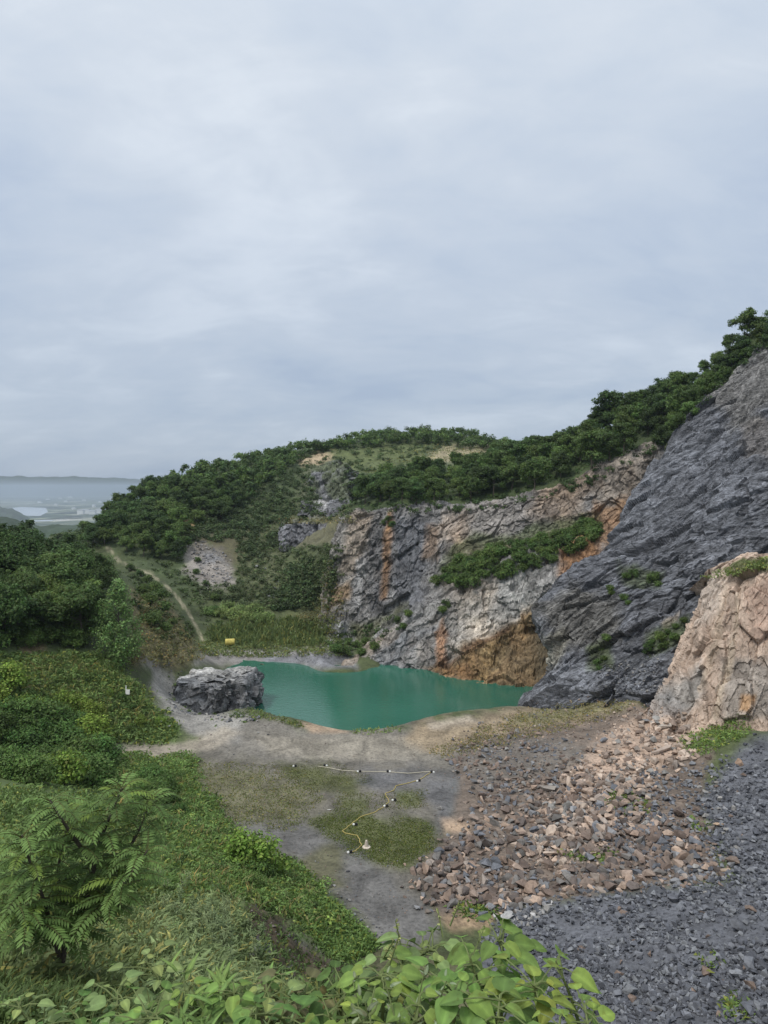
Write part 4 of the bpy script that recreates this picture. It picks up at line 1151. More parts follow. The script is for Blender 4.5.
def rough_rock(seed):
    """a bigger stone: hull, bevelled edges and broken faces"""
    V, Fc = rock_shape(seed, 12, .75)
    bm = bmesh.new()
    vs = [bm.verts.new(v) for v in V]
    for f in Fc: bm.faces.new([vs[i] for i in f])
    bmesh.ops.bevel(bm, geom=list(bm.edges), offset=.008, segments=1, affect='EDGES')
    bmesh.ops.triangulate(bm, faces=bm.faces)
    bmesh.ops.subdivide_edges(bm, edges=bm.edges, cuts=1, use_grid_fill=True)
    me = bpy.data.meshes.new('stone')
    for v in bm.verts:
        v.co *= 1 + 0.05 * float(vnoise(np.array([v.co[:]]) * 5 + seed, 3)[0])
    bm.to_mesh(me); bm.free()
    me.materials.append(M_STONE)
    return me
STONES = [rough_rock(300 + k) for k in range(10)]

BROWN = [(.165, .122, .098), (.195, .15, .122), (.135, .102, .085), (.24, .175, .135), (.145, .135, .125), (.115, .095, .085)]
GREYS = [(.145, .15, .165), (.19, .19, .195), (.11, .115, .128), (.235, .225, .21)]
SLATES = [(.105, .11, .125), (.145, .15, .165), (.07, .073, .084), (.165, .17, .18), (.085, .088, .1)]
PINKS = [(.37, .275, .21), (.31, .235, .185), (.42, .335, .27), (.25, .21, .18)]
zones = [
    ([(418, 885), (428, 858), (462, 835), (482, 800), (520, 778), (570, 778), (640, 792), (690, 830), (720, 872), (640, 890), (540, 902), (500, 912), (440, 912)], 2800, .25, 1.0, BROWN + BROWN + GREYS[:3] + PINKS[:2] + PINKS[3:], 'brown'),
    ([(440, 760), (460, 748), (520, 735), (580, 742), (570, 790), (490, 805), (470, 780)], 900, .15, .75, GREYS + SLATES[:2] + BROWN + BROWN[:3], 'dull grey'),
    ([(520, 850), (560, 795), (590, 748), (640, 712), (690, 722), (692, 750), (650, 795), (610, 835), (560, 870)], 1700, .15, 1.05, PINKS + PINKS + BROWN[:2] + GREYS[3:], 'pinkish'),
    ([(560, 800), (650, 770), (720, 765), (745, 870), (690, 892), (620, 850)], 1500, .22, .62, GREYS + SLATES + BROWN[:1], 'grey'),
    ([(500, 918), (620, 894), (720, 880), (705, 800), (740, 752), (775, 735), (775, 1024), (560, 1024), (495, 965)], 10500, .1, .5, SLATES, 'slate'),
    ([(770, 738), (930, 745), (930, 1060), (770, 1060)], 4200, .1, .5, SLATES, 'slate'),
    ([(560, 930), (640, 890), (740, 870), (775, 780), (775, 1024), (600, 1024)], 150, .35, .85, SLATES + BROWN[:1], 'slate'),
    ([(598, 668), (660, 652), (662, 690), (600, 696)], 600, .2, .5, SLATES + GREYS, 'slate'),
    ([(450, 742), (520, 712), (600, 700), (650, 704), (620, 735), (540, 745), (470, 755)], 800, .1, .42, BROWN + PINKS + GREYS, 'tan bank'),
    ([(490, 905), (560, 898), (540, 925), (500, 930)], 150, .3, .6, GREYS + [(.33, .32, .31)], 'grey'),
    ([(205, 760), (440, 740), (470, 800), (430, 900), (380, 940), (290, 850), (230, 820)], 1800, .03, .15, GREYS + BROWN, 'floor'),
    ([(160, 690), (250, 715), (400, 740), (250, 757), (190, 750)], 130, .05, .2, GREYS + BROWN, 'floor'),
    ([(320, 632), (345, 625), (350, 655), (325, 660)], 120, .3, .9, [(.33, .33, .33), (.25, .25, .26)], 'shore'),
    ([(195, 655), (262, 655), (350, 652), (355, 664), (262, 660), (200, 662)], 160, .15, .5, GREYS, 'shore'),
    ([(188, 545), (205, 540), (232, 560), (232, 580), (205, 585)], 350, .3, 1.0, [(.24, .23, .22), (.19, .19, .2), (.27, .24, .21)], 'hill'),
    ([(255, 580), (280, 575), (290, 610), (262, 605)], 60, .3, .9, [(.24, .24, .23)], 'hill'),
    ([(165, 690), (182, 706), (205, 716), (235, 712), (262, 716), (258, 722), (205, 724), (172, 712)], 170, .12, .6, GREYS + [(.3, .29, .28)], 'foot'),
    ([(165, 662), (182, 664), (180, 700), (168, 690)], 60, .12, .5, GREYS, 'foot'),
    ([(245, 895), (290, 925), (345, 975), (280, 985), (245, 940)], 70, .1, .3, [(.11, .095, .08), (.15, .145, .14)], 'bank'),
    ([(300, 880), (372, 945), (400, 945), (330, 880)], 90, .08, .3, GREYS, 'floor'),
]
cand = []
for poly, n, a, b, cols, zn in zones:
    for p, nr, x, y in jitter(scatter(poly, n, 0, rng, tries=10), 9 if zn in ('brown', 'pinkish', 'grey', 'dull grey', 'slate', 'tan bank') and n > 700 else 1):
        if zn == 'slate' and b < .52 and fbm(np.array([[p.x, p.y, p.z]]) * .35, 3, 29)[0] < -.3 and rng.random() < .8: continue
        sz = a + (b - a) * rng.random() ** 2.8
        cand.append((sz / max(p.y, 1), p, nr, sz, cols[rng.integers(len(cols))], zn, x, y))
order = sorted(range(len(cand)), key=lambda i: -cand[i][0] if cand[i][5] in ('brown', 'pinkish', 'grey', 'dull grey', 'slate') and cand[i][6] < 766 and cand[i][7] < 1022 else 1)
single = set(order[:285])
s = Soup(); s2 = Soup()
from mathutils import Euler
def scol(c_): return np.clip(np.array(c_) * rng.uniform(.75, 1.3), .02, .8)
for i, (app, p, nr, sz, col_, zn, x, y) in enumerate(cand):
    eu = Euler((rng.uniform(-.5, .5), rng.uniform(-.5, .5), rng.uniform(0, 6.3)))
    sv = np.array([1, rng.uniform(.75, 1.1), rng.uniform(.7, 1.1)]) * sz
    zoff = rng.uniform(-.05, .3) * sz
    c_ = scol(col_)
    if i in single:
        o = link('rubble_stone', STONES[rng.integers(len(STONES))])
        o.location = (p.x, p.y, p.z + zoff); o.rotation_euler = eu; o.scale = sv * 1.05
        o.color = (*c_, 1)
        lum = 'dark' if c_.mean() < .14 else 'pale' if c_.mean() > .27 else 'mid toned'
        if zn == 'brown':
            where = ('at the left toe of the rubble heap by the floor' if x < 470 else 'in the middle of the brown rubble heap' if x < 580 else 'on the right flank of the brown rubble heap')
            kind_ = 'brownish angular stone'
        elif zn == 'pinkish':
            where, kind_ = 'in the pinkish spill below the pink rock face', 'angular stone'
        elif zn == 'slate':
            where, kind_ = 'in the slate scree at the bottom right', 'slate chunk'
        elif zn == 'dull grey':
            where, kind_ = 'at the upper left edge of the rubble heap', 'dull angular stone'
        else:
            where, kind_ = 'between the pinkish spill and the slate scree', 'greyish angular stone'
        tag(o, f'{lum} {kind_} {where}', 'stone', f'{lum} stones {where}')
    else:
        R = np.array(eu.to_matrix())
        small = zn in ('slate', 'floor') or sz < .2
        Vs, Fs = (SMALL if small else SHAPES)[rng.integers(8)]
        V_ = (Vs * sv) @ R.T + np.array([p.x, p.y, p.z + zoff])
        (s2 if zn == 'slate' else s).add(V_, Fs, c_)
tag(link('rubble', s.mesh('rubble', M_RUBBLE)), kind='stuff')
tag(link('slate_scree', s2.mesh('slate_scree', M_RUBBLE)), kind='stuff')

# stones that stand out
for x, y, sx_, sy_, sz_, col_, lab in [
    (662, 752, 2.1, .9, .8, (.36, .29, .24), 'large pale slab tilted on the pinkish spill, lower of the two big ones'),
    (664, 728, 1.5, .7, .9, (.40, .35, .30), 'pale slab lying on the upper pinkish spill below the rock face'),
    (739, 766, .55, .4, .95, (.36, .25, .18), 'tan pointed stone standing alone on the slate scree'),
    (720, 826, .9, .55, .4, (.40, .29, .20), 'flat tan stone lying alone on the grey scree'),
    (669, 826, .3, .3, .25, (.34, .20, .10), 'small rusty orange stone on the grey scree'),
    (552, 792, 1.9, .9, .9, (.25, .22, .19), 'big dull boulder at the top of the brown rubble heap'),
    (626, 876, 1.1, .9, .8, (.33, .25, .20), 'rounded tan boulder at the right end of the brown heap'),
    (688, 822, .8, .7, .6, (.27, .27, .27), 'pale grey block on the scree beside the flat tan stone'),
    (724, 872, .7, .5, .5, (.30, .23, .17), 'tan block at the far right of the brown rubble band'),
    (507, 918, .9, .7, .6, (.38, .37, .36), 'whitish rounded boulder where the brown heap meets the slate scree'),
    (480, 783, .9, .5, .4, (.27, .23, .20), 'lone flat stone on the floor left of the rubble heap'),
    (603, 742, 1.0, .8, .7, (.17, .175, .19), 'dark grey block at the top edge of the pinkish spill'),
    (645, 722, 1.1, .9, .6, (.23, .23, .235), 'grey boulder at the left foot of the pink rock face'),
    (655, 741, .9, .8, .6, (.40, .29, .22), 'pink block between the two pale slabs'),
    (632, 749, 1.0, .8, .7, (.36, .26, .20), 'pinkish block left of the big pale slab'),
    (159, 723, .9, .6, .5, (.24, .25, .27), 'grey boulder in the grass at the right foot of the mound'),
    (168, 727, .6, .3, .3, (.33, .33, .34), 'slim pale stone beside the grey boulder on the mound'),
    (293, 633, 1.2, .8, .6, (.55, .55, .53), 'white boulder on the green flat behind the pool'),
    (292, 641, .7, .5, .35, (.55, .55, .53), 'small white stone just below the white boulder behind the pool'),
    (257, 567, 1.2, .9, .8, (.42, .42, .41), 'pale boulder on the scrubby slope right of the hillside scree, left of a pair'),
    (265, 569, .9, .8, .7, (.38, .38, .37), 'pale boulder on the scrubby slope right of the hillside scree, right of a pair'),
    (268, 735, .28, .22, .2, (.06, .06, .065), 'small black stone on the gravel near the pool'),
    (258, 733, .25, .2, .2, (.45, .44, .42), 'small whitish stone left of the black stone on the gravel near the pool'),
    (330, 810, .45, .25, .12, (.46, .44, .41), 'flat whitish stone on the moss left of the yellow rope'),
    (348, 872, .3, .2, .2, (.06, .06, .065), 'small black stone below the end of the yellow rope'),
    (453, 772, .35, .3, .2, (.42, .36, .30), 'small pale stone near the right end of the white rope'),
    (440, 809, .6, .5, .45, (.25, .24, .23), 'grey stone alone on the wet floor left of the heap'),
    (262, 669, .8, .5, .35, (.12, .11, .07), 'low mossy rock breaking the water beside the outcrop'),
]:
    p, nr = hit(x, y)
    o = link('boulder', rough_rock(500 + x))
    o.location = (p.x, p.y, p.z + sz_ * .22); o.rotation_euler = (rng.uniform(-.2, .2), rng.uniform(-.3, .2), rng.uniform(-.6, .6)); o.scale = (sx_, sy_, sz_)
    o.color = (*col_, 1)
    tag(o, lab, 'boulder')
    if (x, y) == (262, 669): o.location.z = -1.95

# ------------------------------------------------------------------ rock outcrop on the left shore
def outcrop():
    bm = bmesh.new(); bmesh.ops.create_icosphere(bm, subdivisions=6, radius=1.0)
    V = np.array([v.co[:] for v in bm.verts]); Fc = np.array([[v.index for v in f.verts] for f in bm.faces]); bm.free()
    hr = np.linalg.norm(V[:, :2], axis=1, keepdims=True) + 1e-6
    zz_ = np.sign(V[:, 2]) * np.abs(V[:, 2]) ** .8
    wid = np.where(V[:, 2] < 0.15, 1.0, (1 - .9 * np.clip((V[:, 2] - .15) / .85, 0, 1) ** 3.5))[:, None]
    dxy = V[:, :2] / hr; sq = np.maximum(np.abs(dxy[:, :1]), np.abs(dxy[:, 1:])) ** .8
    V = np.c_[dxy / sq * wid * np.minimum(1, hr * 4), zz_] * np.array([3.75, 3.6, 3.0])
    V[:, 2] = np.where(V[:, 2] > 0, np.minimum(V[:, 2] * .9, 1.55 + .12 * V[:, 2]), V[:, 2])
    V[:, 0] *= np.where(V[:, 1] < 0, 1.0, 1.05)
    V[:, 1] += 0.22 * V[:, 0]
    n = unit(V * [1, 1, .6])
    f1, e1, v1 = cells(V * .5, 5); f2, e2, v2 = cells(V * 1.5, 9); b = fbm(V * .4, 3, 4)
    V = V + n * (f1 * .75 + f2 * .32 + b * .4)[:, None]
    top = np.clip((V[:, 2] - 1.2) / .8, 0, 1)[:, None]
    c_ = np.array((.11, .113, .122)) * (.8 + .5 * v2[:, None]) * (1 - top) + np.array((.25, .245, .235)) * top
    p = P(220, 690, 76.5)
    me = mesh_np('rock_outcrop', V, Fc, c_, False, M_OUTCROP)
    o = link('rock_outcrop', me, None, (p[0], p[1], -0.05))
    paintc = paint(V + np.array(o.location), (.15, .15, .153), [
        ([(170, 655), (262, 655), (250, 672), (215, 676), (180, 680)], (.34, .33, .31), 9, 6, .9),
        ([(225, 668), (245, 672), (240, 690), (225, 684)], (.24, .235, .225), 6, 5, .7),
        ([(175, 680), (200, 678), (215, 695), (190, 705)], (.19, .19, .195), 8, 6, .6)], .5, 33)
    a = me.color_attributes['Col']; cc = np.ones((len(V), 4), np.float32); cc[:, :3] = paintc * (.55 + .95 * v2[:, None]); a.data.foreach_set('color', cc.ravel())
    tag(o, 'black and grey flat-topped rock outcrop at the left shore of the green pool', 'rock outcrop')
outcrop()

# ------------------------------------------------------------------ things people left here
M_YEL = simple_mat('yellow_paint', (.50, .42, .11), .6, .22, 3)
M_BLK = simple_mat('black_plastic', (.02, .02, .022), .5, .1, 8)
M_WHT = simple_mat('white_plastic', (.75, .75, .72), .5, .06, 8)
M_ROPEY = simple_mat('yellow_rope', (.40, .32, .11), .8, .2, 40)
M_ROPEW = simple_mat('pale_rope', (.50, .46, .36), .8, .2, 40)

def drum():
    p, nr = hit(230, 646)
    t = tag(empty('tank', (p.x, p.y, p.z), math.radians(12)), 'yellow cylindrical tank lying on its side in the grass behind the pool', 'tank')
    R_, Ln = .5, 1.35
    s = Soup(); xs_ = [-Ln / 2, -Ln / 2 + .04, -.32, -.29, -.26, .26, .29, .32, Ln / 2 - .04, Ln / 2]
    rr = [R_ * .94, R_, R_, R_ * 1.04, R_, R_, R_ * 1.04, R_, R_, R_ * .94]
    th = np.arange(20) * 2 * np.pi / 20
    V_ = np.concatenate([np.stack([np.full(20, x), r * np.cos(th), R_ + .08 + r * np.sin(th)], 1) for x, r in zip(xs_, rr)])
    i0 = np.arange(20); i1 = (i0 + 1) % 20
    Fq = np.concatenate([np.stack([k * 20 + i0, k * 20 + i1, (k + 1) * 20 + i1, (k + 1) * 20 + i0], 1) for k in range(len(xs_) - 1)])
    s.add(V_, [Fq])
    link('body', s.mesh('body', M_YEL), t)
    for sgn, nm, mt in ((1, 'end_cap', M_BLK), (-1, 'end_cap', M_YEL)):
        s = Soup()
        for x, r in ((sgn * (Ln / 2 + .012), R_ * .93),):
            Vc = np.concatenate([np.stack([np.full(20, x), r * np.cos(th), R_ + .08 + r * np.sin(th)], 1), [[x + sgn * .03, 0, R_ + .08]]])
            s.add(Vc, [np.stack([i0, i1, np.full(20, 20)], 1)])
        link(nm, s.mesh(nm, mt), t)
drum()

def lay_rope(name, pts, mat, label):
    world_ = []
    for (x0, y0), (x1, y1) in zip(pts[:-1], pts[1:]):
        for k in np.linspace(0, 1, 6, endpoint=False):
            world_.append((x0 + (x1 - x0) * k, y0 + (y1 - y0) * k))
    world_.append(pts[-1])
    W_ = []
    for x, y in world_:
        p, _ = hit(x, y); W_.append((p.x, p.y, p.z + .03))
    W_ = np.array(W_)
    W_[:, 0] += np.sin(np.arange(len(W_)) * 1.9) * .03
    s = Soup(); s.tube(W_, .027, 6)
    tag(link(name, s.mesh(name, mat, True)), label, 'rope')
cr = lambda a: [(260 + x / 4.04, 740 + y / 4.04) for x, y in a]
lay_rope('rope', cr([(235, 108), (270, 112), (330, 124), (400, 128), (460, 129), (520, 130), (600, 136), (655, 131), (697, 129)]), M_ROPEW, 'pale rope lying straight across the far part of the quarry floor')
lay_rope('rope', cr([(690, 132), (645, 162), (600, 175), (550, 186), (540, 205), (505, 218), (522, 250), (505, 268), (460, 295), (410, 310), (370, 340), (333, 370), (345, 378), (395, 388), (410, 428), (385, 450), (360, 456)]), M_ROPEY, 'yellow rope winding in bends over the moss of the quarry floor')

def float_proto():
    t = empty('rope_weight', (0, 0, -500))
    def block(w_, d_, h_, x0, mat, nm, bev):
        bm = bmesh.new(); bmesh.ops.create_cube(bm, size=1)
        bmesh.ops.scale(bm, vec=(w_, d_, h_), verts=bm.verts)
        for v in bm.verts:
            if v.co.z > 0: v.co.x *= .8; v.co.y *= .8
        bmesh.ops.bevel(bm, geom=list(bm.edges), offset=bev, segments=2, affect='EDGES')
        bmesh.ops.translate(bm, vec=(x0, 0, h_ / 2), verts=bm.verts)
        me = bpy.data.meshes.new(nm); bm.to_mesh(me); bm.free(); me.materials.append(mat)
        link(nm, me, t)
    block(.26, .26, .26, .12, M_BLK, 'black_half', .05)
    block(.24, .22, .18, -.13, M_WHT, 'white_half', .05)
    return t
fp = float_proto()
where = ['black and white weight alone on the dark moss, left of the pale rope', 'black and white weight near the left end of the pale rope', 'black and white weight at the middle of the pale rope', 'black and white weight on the pale rope, next to last on its right',
         'black and white weight where the pale and yellow ropes meet', 'black and white weight near the top of the yellow rope', 'black and white weight beside the first tight bend of the yellow rope', 'black and white weight just below the first tight bend of the yellow rope',
         'black and white weight on the moss halfway down the yellow rope', 'black and white weight at the very end of the yellow rope']
for k, (x, y) in enumerate(cr([(140, 108), (265, 106), (400, 130), (520, 130), (697, 132), (640, 168), (541, 246), (508, 270), (384, 345), (362, 457)])):
    p, _ = hit(x, y)
    plant_copy(fp, (p.x, p.y, p.z), rng.uniform(-.5, .5) + (3.14 if k in (1, 3, 4) else 0), .7, where[k], 'weight', 'weights along the ropes')

def cone_thing():
    p, _ = hit(*cr([(430, 434)])[0])
    s = Soup(); prof = [(.26, 0), (.25, .05), (.14, .08), (.07, .42), (.04, .46)]
    th = np.arange(14) * 2 * np.pi / 14; i0 = np.arange(14); i1 = (i0 + 1) % 14
    V_ = np.concatenate([np.stack([r * np.cos(th), r * np.sin(th), np.full(14, z)], 1) for r, z in prof])
    Fq = np.concatenate([np.stack([k * 14 + i0, k * 14 + i1, (k + 1) * 14 + i1, (k + 1) * 14 + i0], 1) for k in range(4)])
    s.add(V_, [Fq, np.array([list(range(56, 70))])], (.52, .45, .37))
    tag(link('marker_cone', s.mesh('marker_cone', M_VCOL), None, p), 'pale pointed marker standing at the near end of the yellow rope', 'marker')
cone_thing()

def post():
    p, _ = hit(126, 700)
    t = tag(empty('marker_post', p), 'thin white post with a small white sheet on the grassy mound', 'post')
    s = Soup(); s.tube([(0, 0, -.2), (0, 0, .5), (.02, 0, 1.35)], .045, 8)
    link('pole', s.mesh('pole', M_WHT), t)
    s = Soup()
    V_ = np.array([(x, y, z) for z in (.55, .95) for x, y in ((.03, -.05), (.36, -.12), (.36, .02), (.03, .07))])
    s.add(V_, [np.array([[0, 1, 5, 4], [1, 2, 6, 5], [2, 3, 7, 6], [3, 0, 4, 7], [3, 2, 1, 0], [4, 5, 6, 7]])])
    link('sheet', s.mesh('sheet', M_WHT), t)
post()

# ------------------------------------------------------------------ foreground tree with long feather-like compound leaves
def frond(s, base, az, length, rise, rng_, col):
    """arching midrib with pairs of lance-shaped leaflets"""
    d = np.array([math.cos(az), math.sin(az), 0.0])
    side = np.array([-math.sin(az), math.cos(az), 0.0])
    n = 12
    pts = []
    for t in np.linspace(0, 1, n + 1):
        pts.append(base + d * length * t * (1 - .12 * t) + np.array([0, 0, 1.0]) * length * (rise * t - (rise + .12) * t * t * .85))
    pts = np.array(pts)
    s.tube(pts, np.linspace(.007, .002, n + 1), 3, (.10, .11, .035), False)
    for k in range(2, n + 1):
        t = k / n
        tang = unit(pts[k] - pts[k - 1])
        upv = unit(np.cross(tang, side) * -1)
        if upv[2] < 0: upv = -upv
        ll = length * .245 * (1.0 - .45 * abs(t - .5) - .2 * t) * rng_.uniform(.88, 1.1)
        for sg in ((-1, 1) if k < n else (0,)):
            dirv = unit(side * sg * 1.0 + tang * .55 + np.array([0, 0, -.08 - .22 * rng_.random()])) if sg else tang
            wv_ = unit(np.cross(dirv, upv)) * ll * .15
            p0 = pts[k]
            m1, m2 = p0 + dirv * ll * .32, p0 + dirv * ll * .65 + np.array([0, 0, -.03 * ll])
            tip = p0 + dirv * ll + np.array([0, 0, -.12 * ll])
            V_ = np.array([p0, m1 + wv_, m2 + wv_ * .8, tip, m2 - wv_ * .8, m1 - wv_, m1 - upv * ll * .02, m2 - upv * ll * .02])
            cc = np.array(col) * rng_.uniform(.8, 1.25)
            s.add(V_, [np.array([[0, 6, 7, 1], [0, 5, 7, 6]])[:0].reshape(0, 4) if False else np.array([[1, 2, 7, 6], [6, 7, 4, 5]]), np.array([[0, 1, 6], [0, 6, 5], [2, 3, 7], [7, 3, 4]])], cc)

def compound_tree(label, stems, nf, flen, seed, col, name='compound_leaf_tree', trunk_r=.045):
    r_ = np.random.default_rng(seed)
    base = stems[0][0]
    root = tag(empty(name, base), label, 'tree')
    b = np.array(base)
    s = Soup(); sf = Soup()
    for st in stems:
        A = np.array(st) - b
        Q = catmull(A, 16)
        s.tube(Q, np.linspace(trunk_r if st is stems[0] else trunk_r * .7, trunk_r * .2, 16), 7)
        Ln = np.linalg.norm(np.diff(Q, axis=0), axis=1).sum()
        m = int(nf * Ln)
        for k in range(m):
            t = .26 + .74 * (k + r_.random()) / m
            i = min(15, int(t * 15)); q = Q[i] + (Q[min(15, i + 1)] - Q[i]) * (t * 15 - i)
            topness = max(0, t - .6) / .4
            c_ = np.array(col) * r_.uniform(.75, 1.25) * (np.array([1.35, 1.2, .9]) if r_.random() < .14 else 1)
            frond(sf, q, k * 2.4 + r_.random() * .8, flen * r_.uniform(.75, 1.15) * (1 - .25 * topness), .25 + .55 * topness + .2 * r_.random(), r_, c_)
    link('trunk', s.mesh('trunk', M_BARK), root)
    link('crown', sf.mesh('crown', M_HERB), root)
px3 = lambda *a: [tuple(P(*q)) for q in a]
g0, _ = hit(60, 985)
YB = g0.y
st_main = [tuple(g0 - Vector((0, 0, .1)))] + px3((62, 958, YB), (76, 926, YB + .05), (90, 888, YB + .1), (98, 848, YB + .15), (112, 812, YB + .1), (122, 788, YB + .1))
st_left = px3((61, 962, YB), (52, 930, YB - .1), (42, 895, YB - .25), (30, 862, YB - .35), (22, 835, YB - .4))
st_mid = px3((64, 950, YB), (62, 915, YB + .2), (58, 875, YB + .4), (64, 838, YB + .5), (72, 815, YB + .55))
st_right = px3((72, 935, YB), (95, 915, YB - .1), (122, 885, YB - .2), (148, 850, YB - .2))
st_b1 = px3((84, 905, YB + .05), (110, 880, YB + .3), (140, 828, YB + .45), (150, 800, YB + .5))
st_b2 = px3((72, 935, YB), (40, 925, YB - .4), (12, 905, YB - .6))
st_b3 = px3((94, 865, YB + .1), (70, 832, YB - .1), (50, 800, YB - .15))
compound_tree('young tree with long feather-like leaves and a forked dark trunk in the left foreground', [st_main, st_left, st_mid, st_right, st_b1, st_b2, st_b3], 27, .56, 5, (.12, .205, .058))
g1, _ = hit(-12, 960)
st = [tuple(g1)] + [tuple(np.array(g1) + v) for v in (np.array((.05, 0, .5)), np.array((.12, .05, 1.0)), np.array((.1, .05, 1.35)))]
compound_tree('sapling with feather-like leaves cut off by the left edge of the picture', [st], 26, .54, 6, (.12, .205, .058))

# ------------------------------------------------------------------ foreground plants
def ovate(s, p0, dirv, upv, ln, wd, col, r_, fold=.22):
    side = unit(np.cross(dirv, upv)); upv = np.cross(side, dirv)
    ts = [0, .12, .3, .5, .7, .87, 1.0]; ws = [.0, .72, 1.0, .93, .66, .32, .0]
    V_, Fq = [], []
    for t, w_ in zip(ts, ws):
        c_ = p0 + dirv * ln * t - upv * ln * .28 * t * t
        e = w_ * wd * .5
        hgt = fold * e
        V_ += [c_ - side * e + upv * hgt + dirv * (-.06 * ln if t == .12 else 0), c_ - side * e * .5 + upv * hgt * .65, c_, c_ + side * e * .5 + upv * hgt * .65, c_ + side * e + upv * hgt + dirv * (-.06 * ln if t == .12 else 0)]
    for k in range(6):
        for j in range(4):
            a = k * 5 + j
            Fq.append([a, a + 1, a + 6, a + 5])
    cc = np.array(col) * r_.uniform(.75, 1.25, 1) * np.ones((35, 1))
    cc[2::5] *= 1.35
    s.add(np.array(V_), [np.array(Fq)], np.clip(cc, .005, .7))

def leafy_plant(top, seed, label, col, ln=.13, n=14, name='leafy_plant', group=None, spikes=0, rootat=None):
    r_ = np.random.default_rng(seed)
    top = np.array(top)
    gx_, gy_ = top[0] + r_.normal() * .12, top[1] + r_.normal() * .12
    gp = drop(gx_, gy_); b = np.array(gp)
    root = tag(empty(name, b), label, 'plant', group)
    tl = top - b
    s = Soup(); sf = Soup()
    Q = catmull(np.array([[0, 0, -.05], tl * [.2, .2, .4] + r_.normal(size=3) * .03, tl * [.6, .6, .78] + r_.normal(size=3) * .03, tl]), 14)
    s.tube(Q, np.linspace(.011, .004, 14), 5)
    Ln = tl[2]
    for k in range(n):
        t = 1 - .8 * (k / n) ** 1.15
        i = min(13, int(t * 13)); q = Q[i]
        az = k * 2.4 + r_.random()
        d = np.array([math.cos(az), math.sin(az), .25])
        pl = r_.uniform(.03, .12) * (.4 + min(1, k / 4) * .8)
        e = q + unit(d) * pl
        s.tube([q, (q + e) / 2 + [0, 0, .008], e], [.004, .003, .0025], 4)
        dv = unit(np.array([math.cos(az + r_.normal() * .35), math.sin(az + r_.normal() * .35), r_.uniform(-.45, .15)]))
        l_ = ln * r_.uniform(.65, 1.2) * (.55 if k < 2 else 1)
        young = np.array([1.25, 1.12, 1.0]) if k < 3 else 1
        ovate(sf, e, dv, np.array([r_.normal() * .25, r_.normal() * .25, 1.0]), l_, l_ * r_.uniform(.68, .85), np.array(col) * young, r_)
    for k in range(spikes):
        a = Q[-1] + r_.normal(size=3) * [.05, .05, .01]; h_ = r_.uniform(.08, .16)
        e = a + np.array([r_.normal() * .04, r_.normal() * .04, h_])
        s.tube([a, e], [.004, .002], 4)
        for m in range(9):
            q = a + (e - a) * (.45 + .6 * m / 9)
            ovate(sf, q, unit(r_.normal(size=3) + [0, 0, 1.2]), np.array([.3, -.4, .5]), .016, .009, (.28, .30, .12), r_)
    link('stems', s.mesh('stems', M_STEM), root)
    link('leaves', sf.mesh('leaves', M_HERB), root)

def weed(top, seed, label, col, n=60, ln=.07, name='weed', group=None, asp=.2):
    r_ = np.random.default_rng(seed)
    top = np.array(top)
    b = np.array(drop(top[0] + r_.normal() * .08, top[1] + r_.normal() * .08))
    root = tag(empty(name, b), label, 'plant', group)
    tl = top - b; s = Soup(); sf = Soup()
    ns = 4
    for j in range(ns):
        e = tl * [1, 1, r_.uniform(.7, 1)] + np.array([r_.normal() * .1, r_.normal() * .1, 0]) * (j > 0)
        Q = catmull(np.array([[0, 0, -.04], e * [.4, .4, .5], e]), 10)
        s.tube(Q, np.linspace(.007, .002, 10), 4)
        for k in range(n // ns):
            t = .25 + .75 * k / (n // ns)
            i = min(9, int(t * 9.99)); q = Q[i] + r_.normal(size=3) * .008
            az = k * 2.4 + r_.random()
            dv = unit(np.array([math.cos(az), math.sin(az), r_.uniform(.2, 1.0)]))
            l_ = ln * r_.uniform(.6, 1.25) * (1.2 - .5 * t)
            ovate(sf, q, dv, np.array([0, 0, 1.0]) + r_.normal(size=3) * .3, l_, l_ * asp, np.array(col), r_, .1)
    link('stems', s.mesh('stems', M_STEM), root)
    link('leaves', sf.mesh('leaves', M_HERB), root)

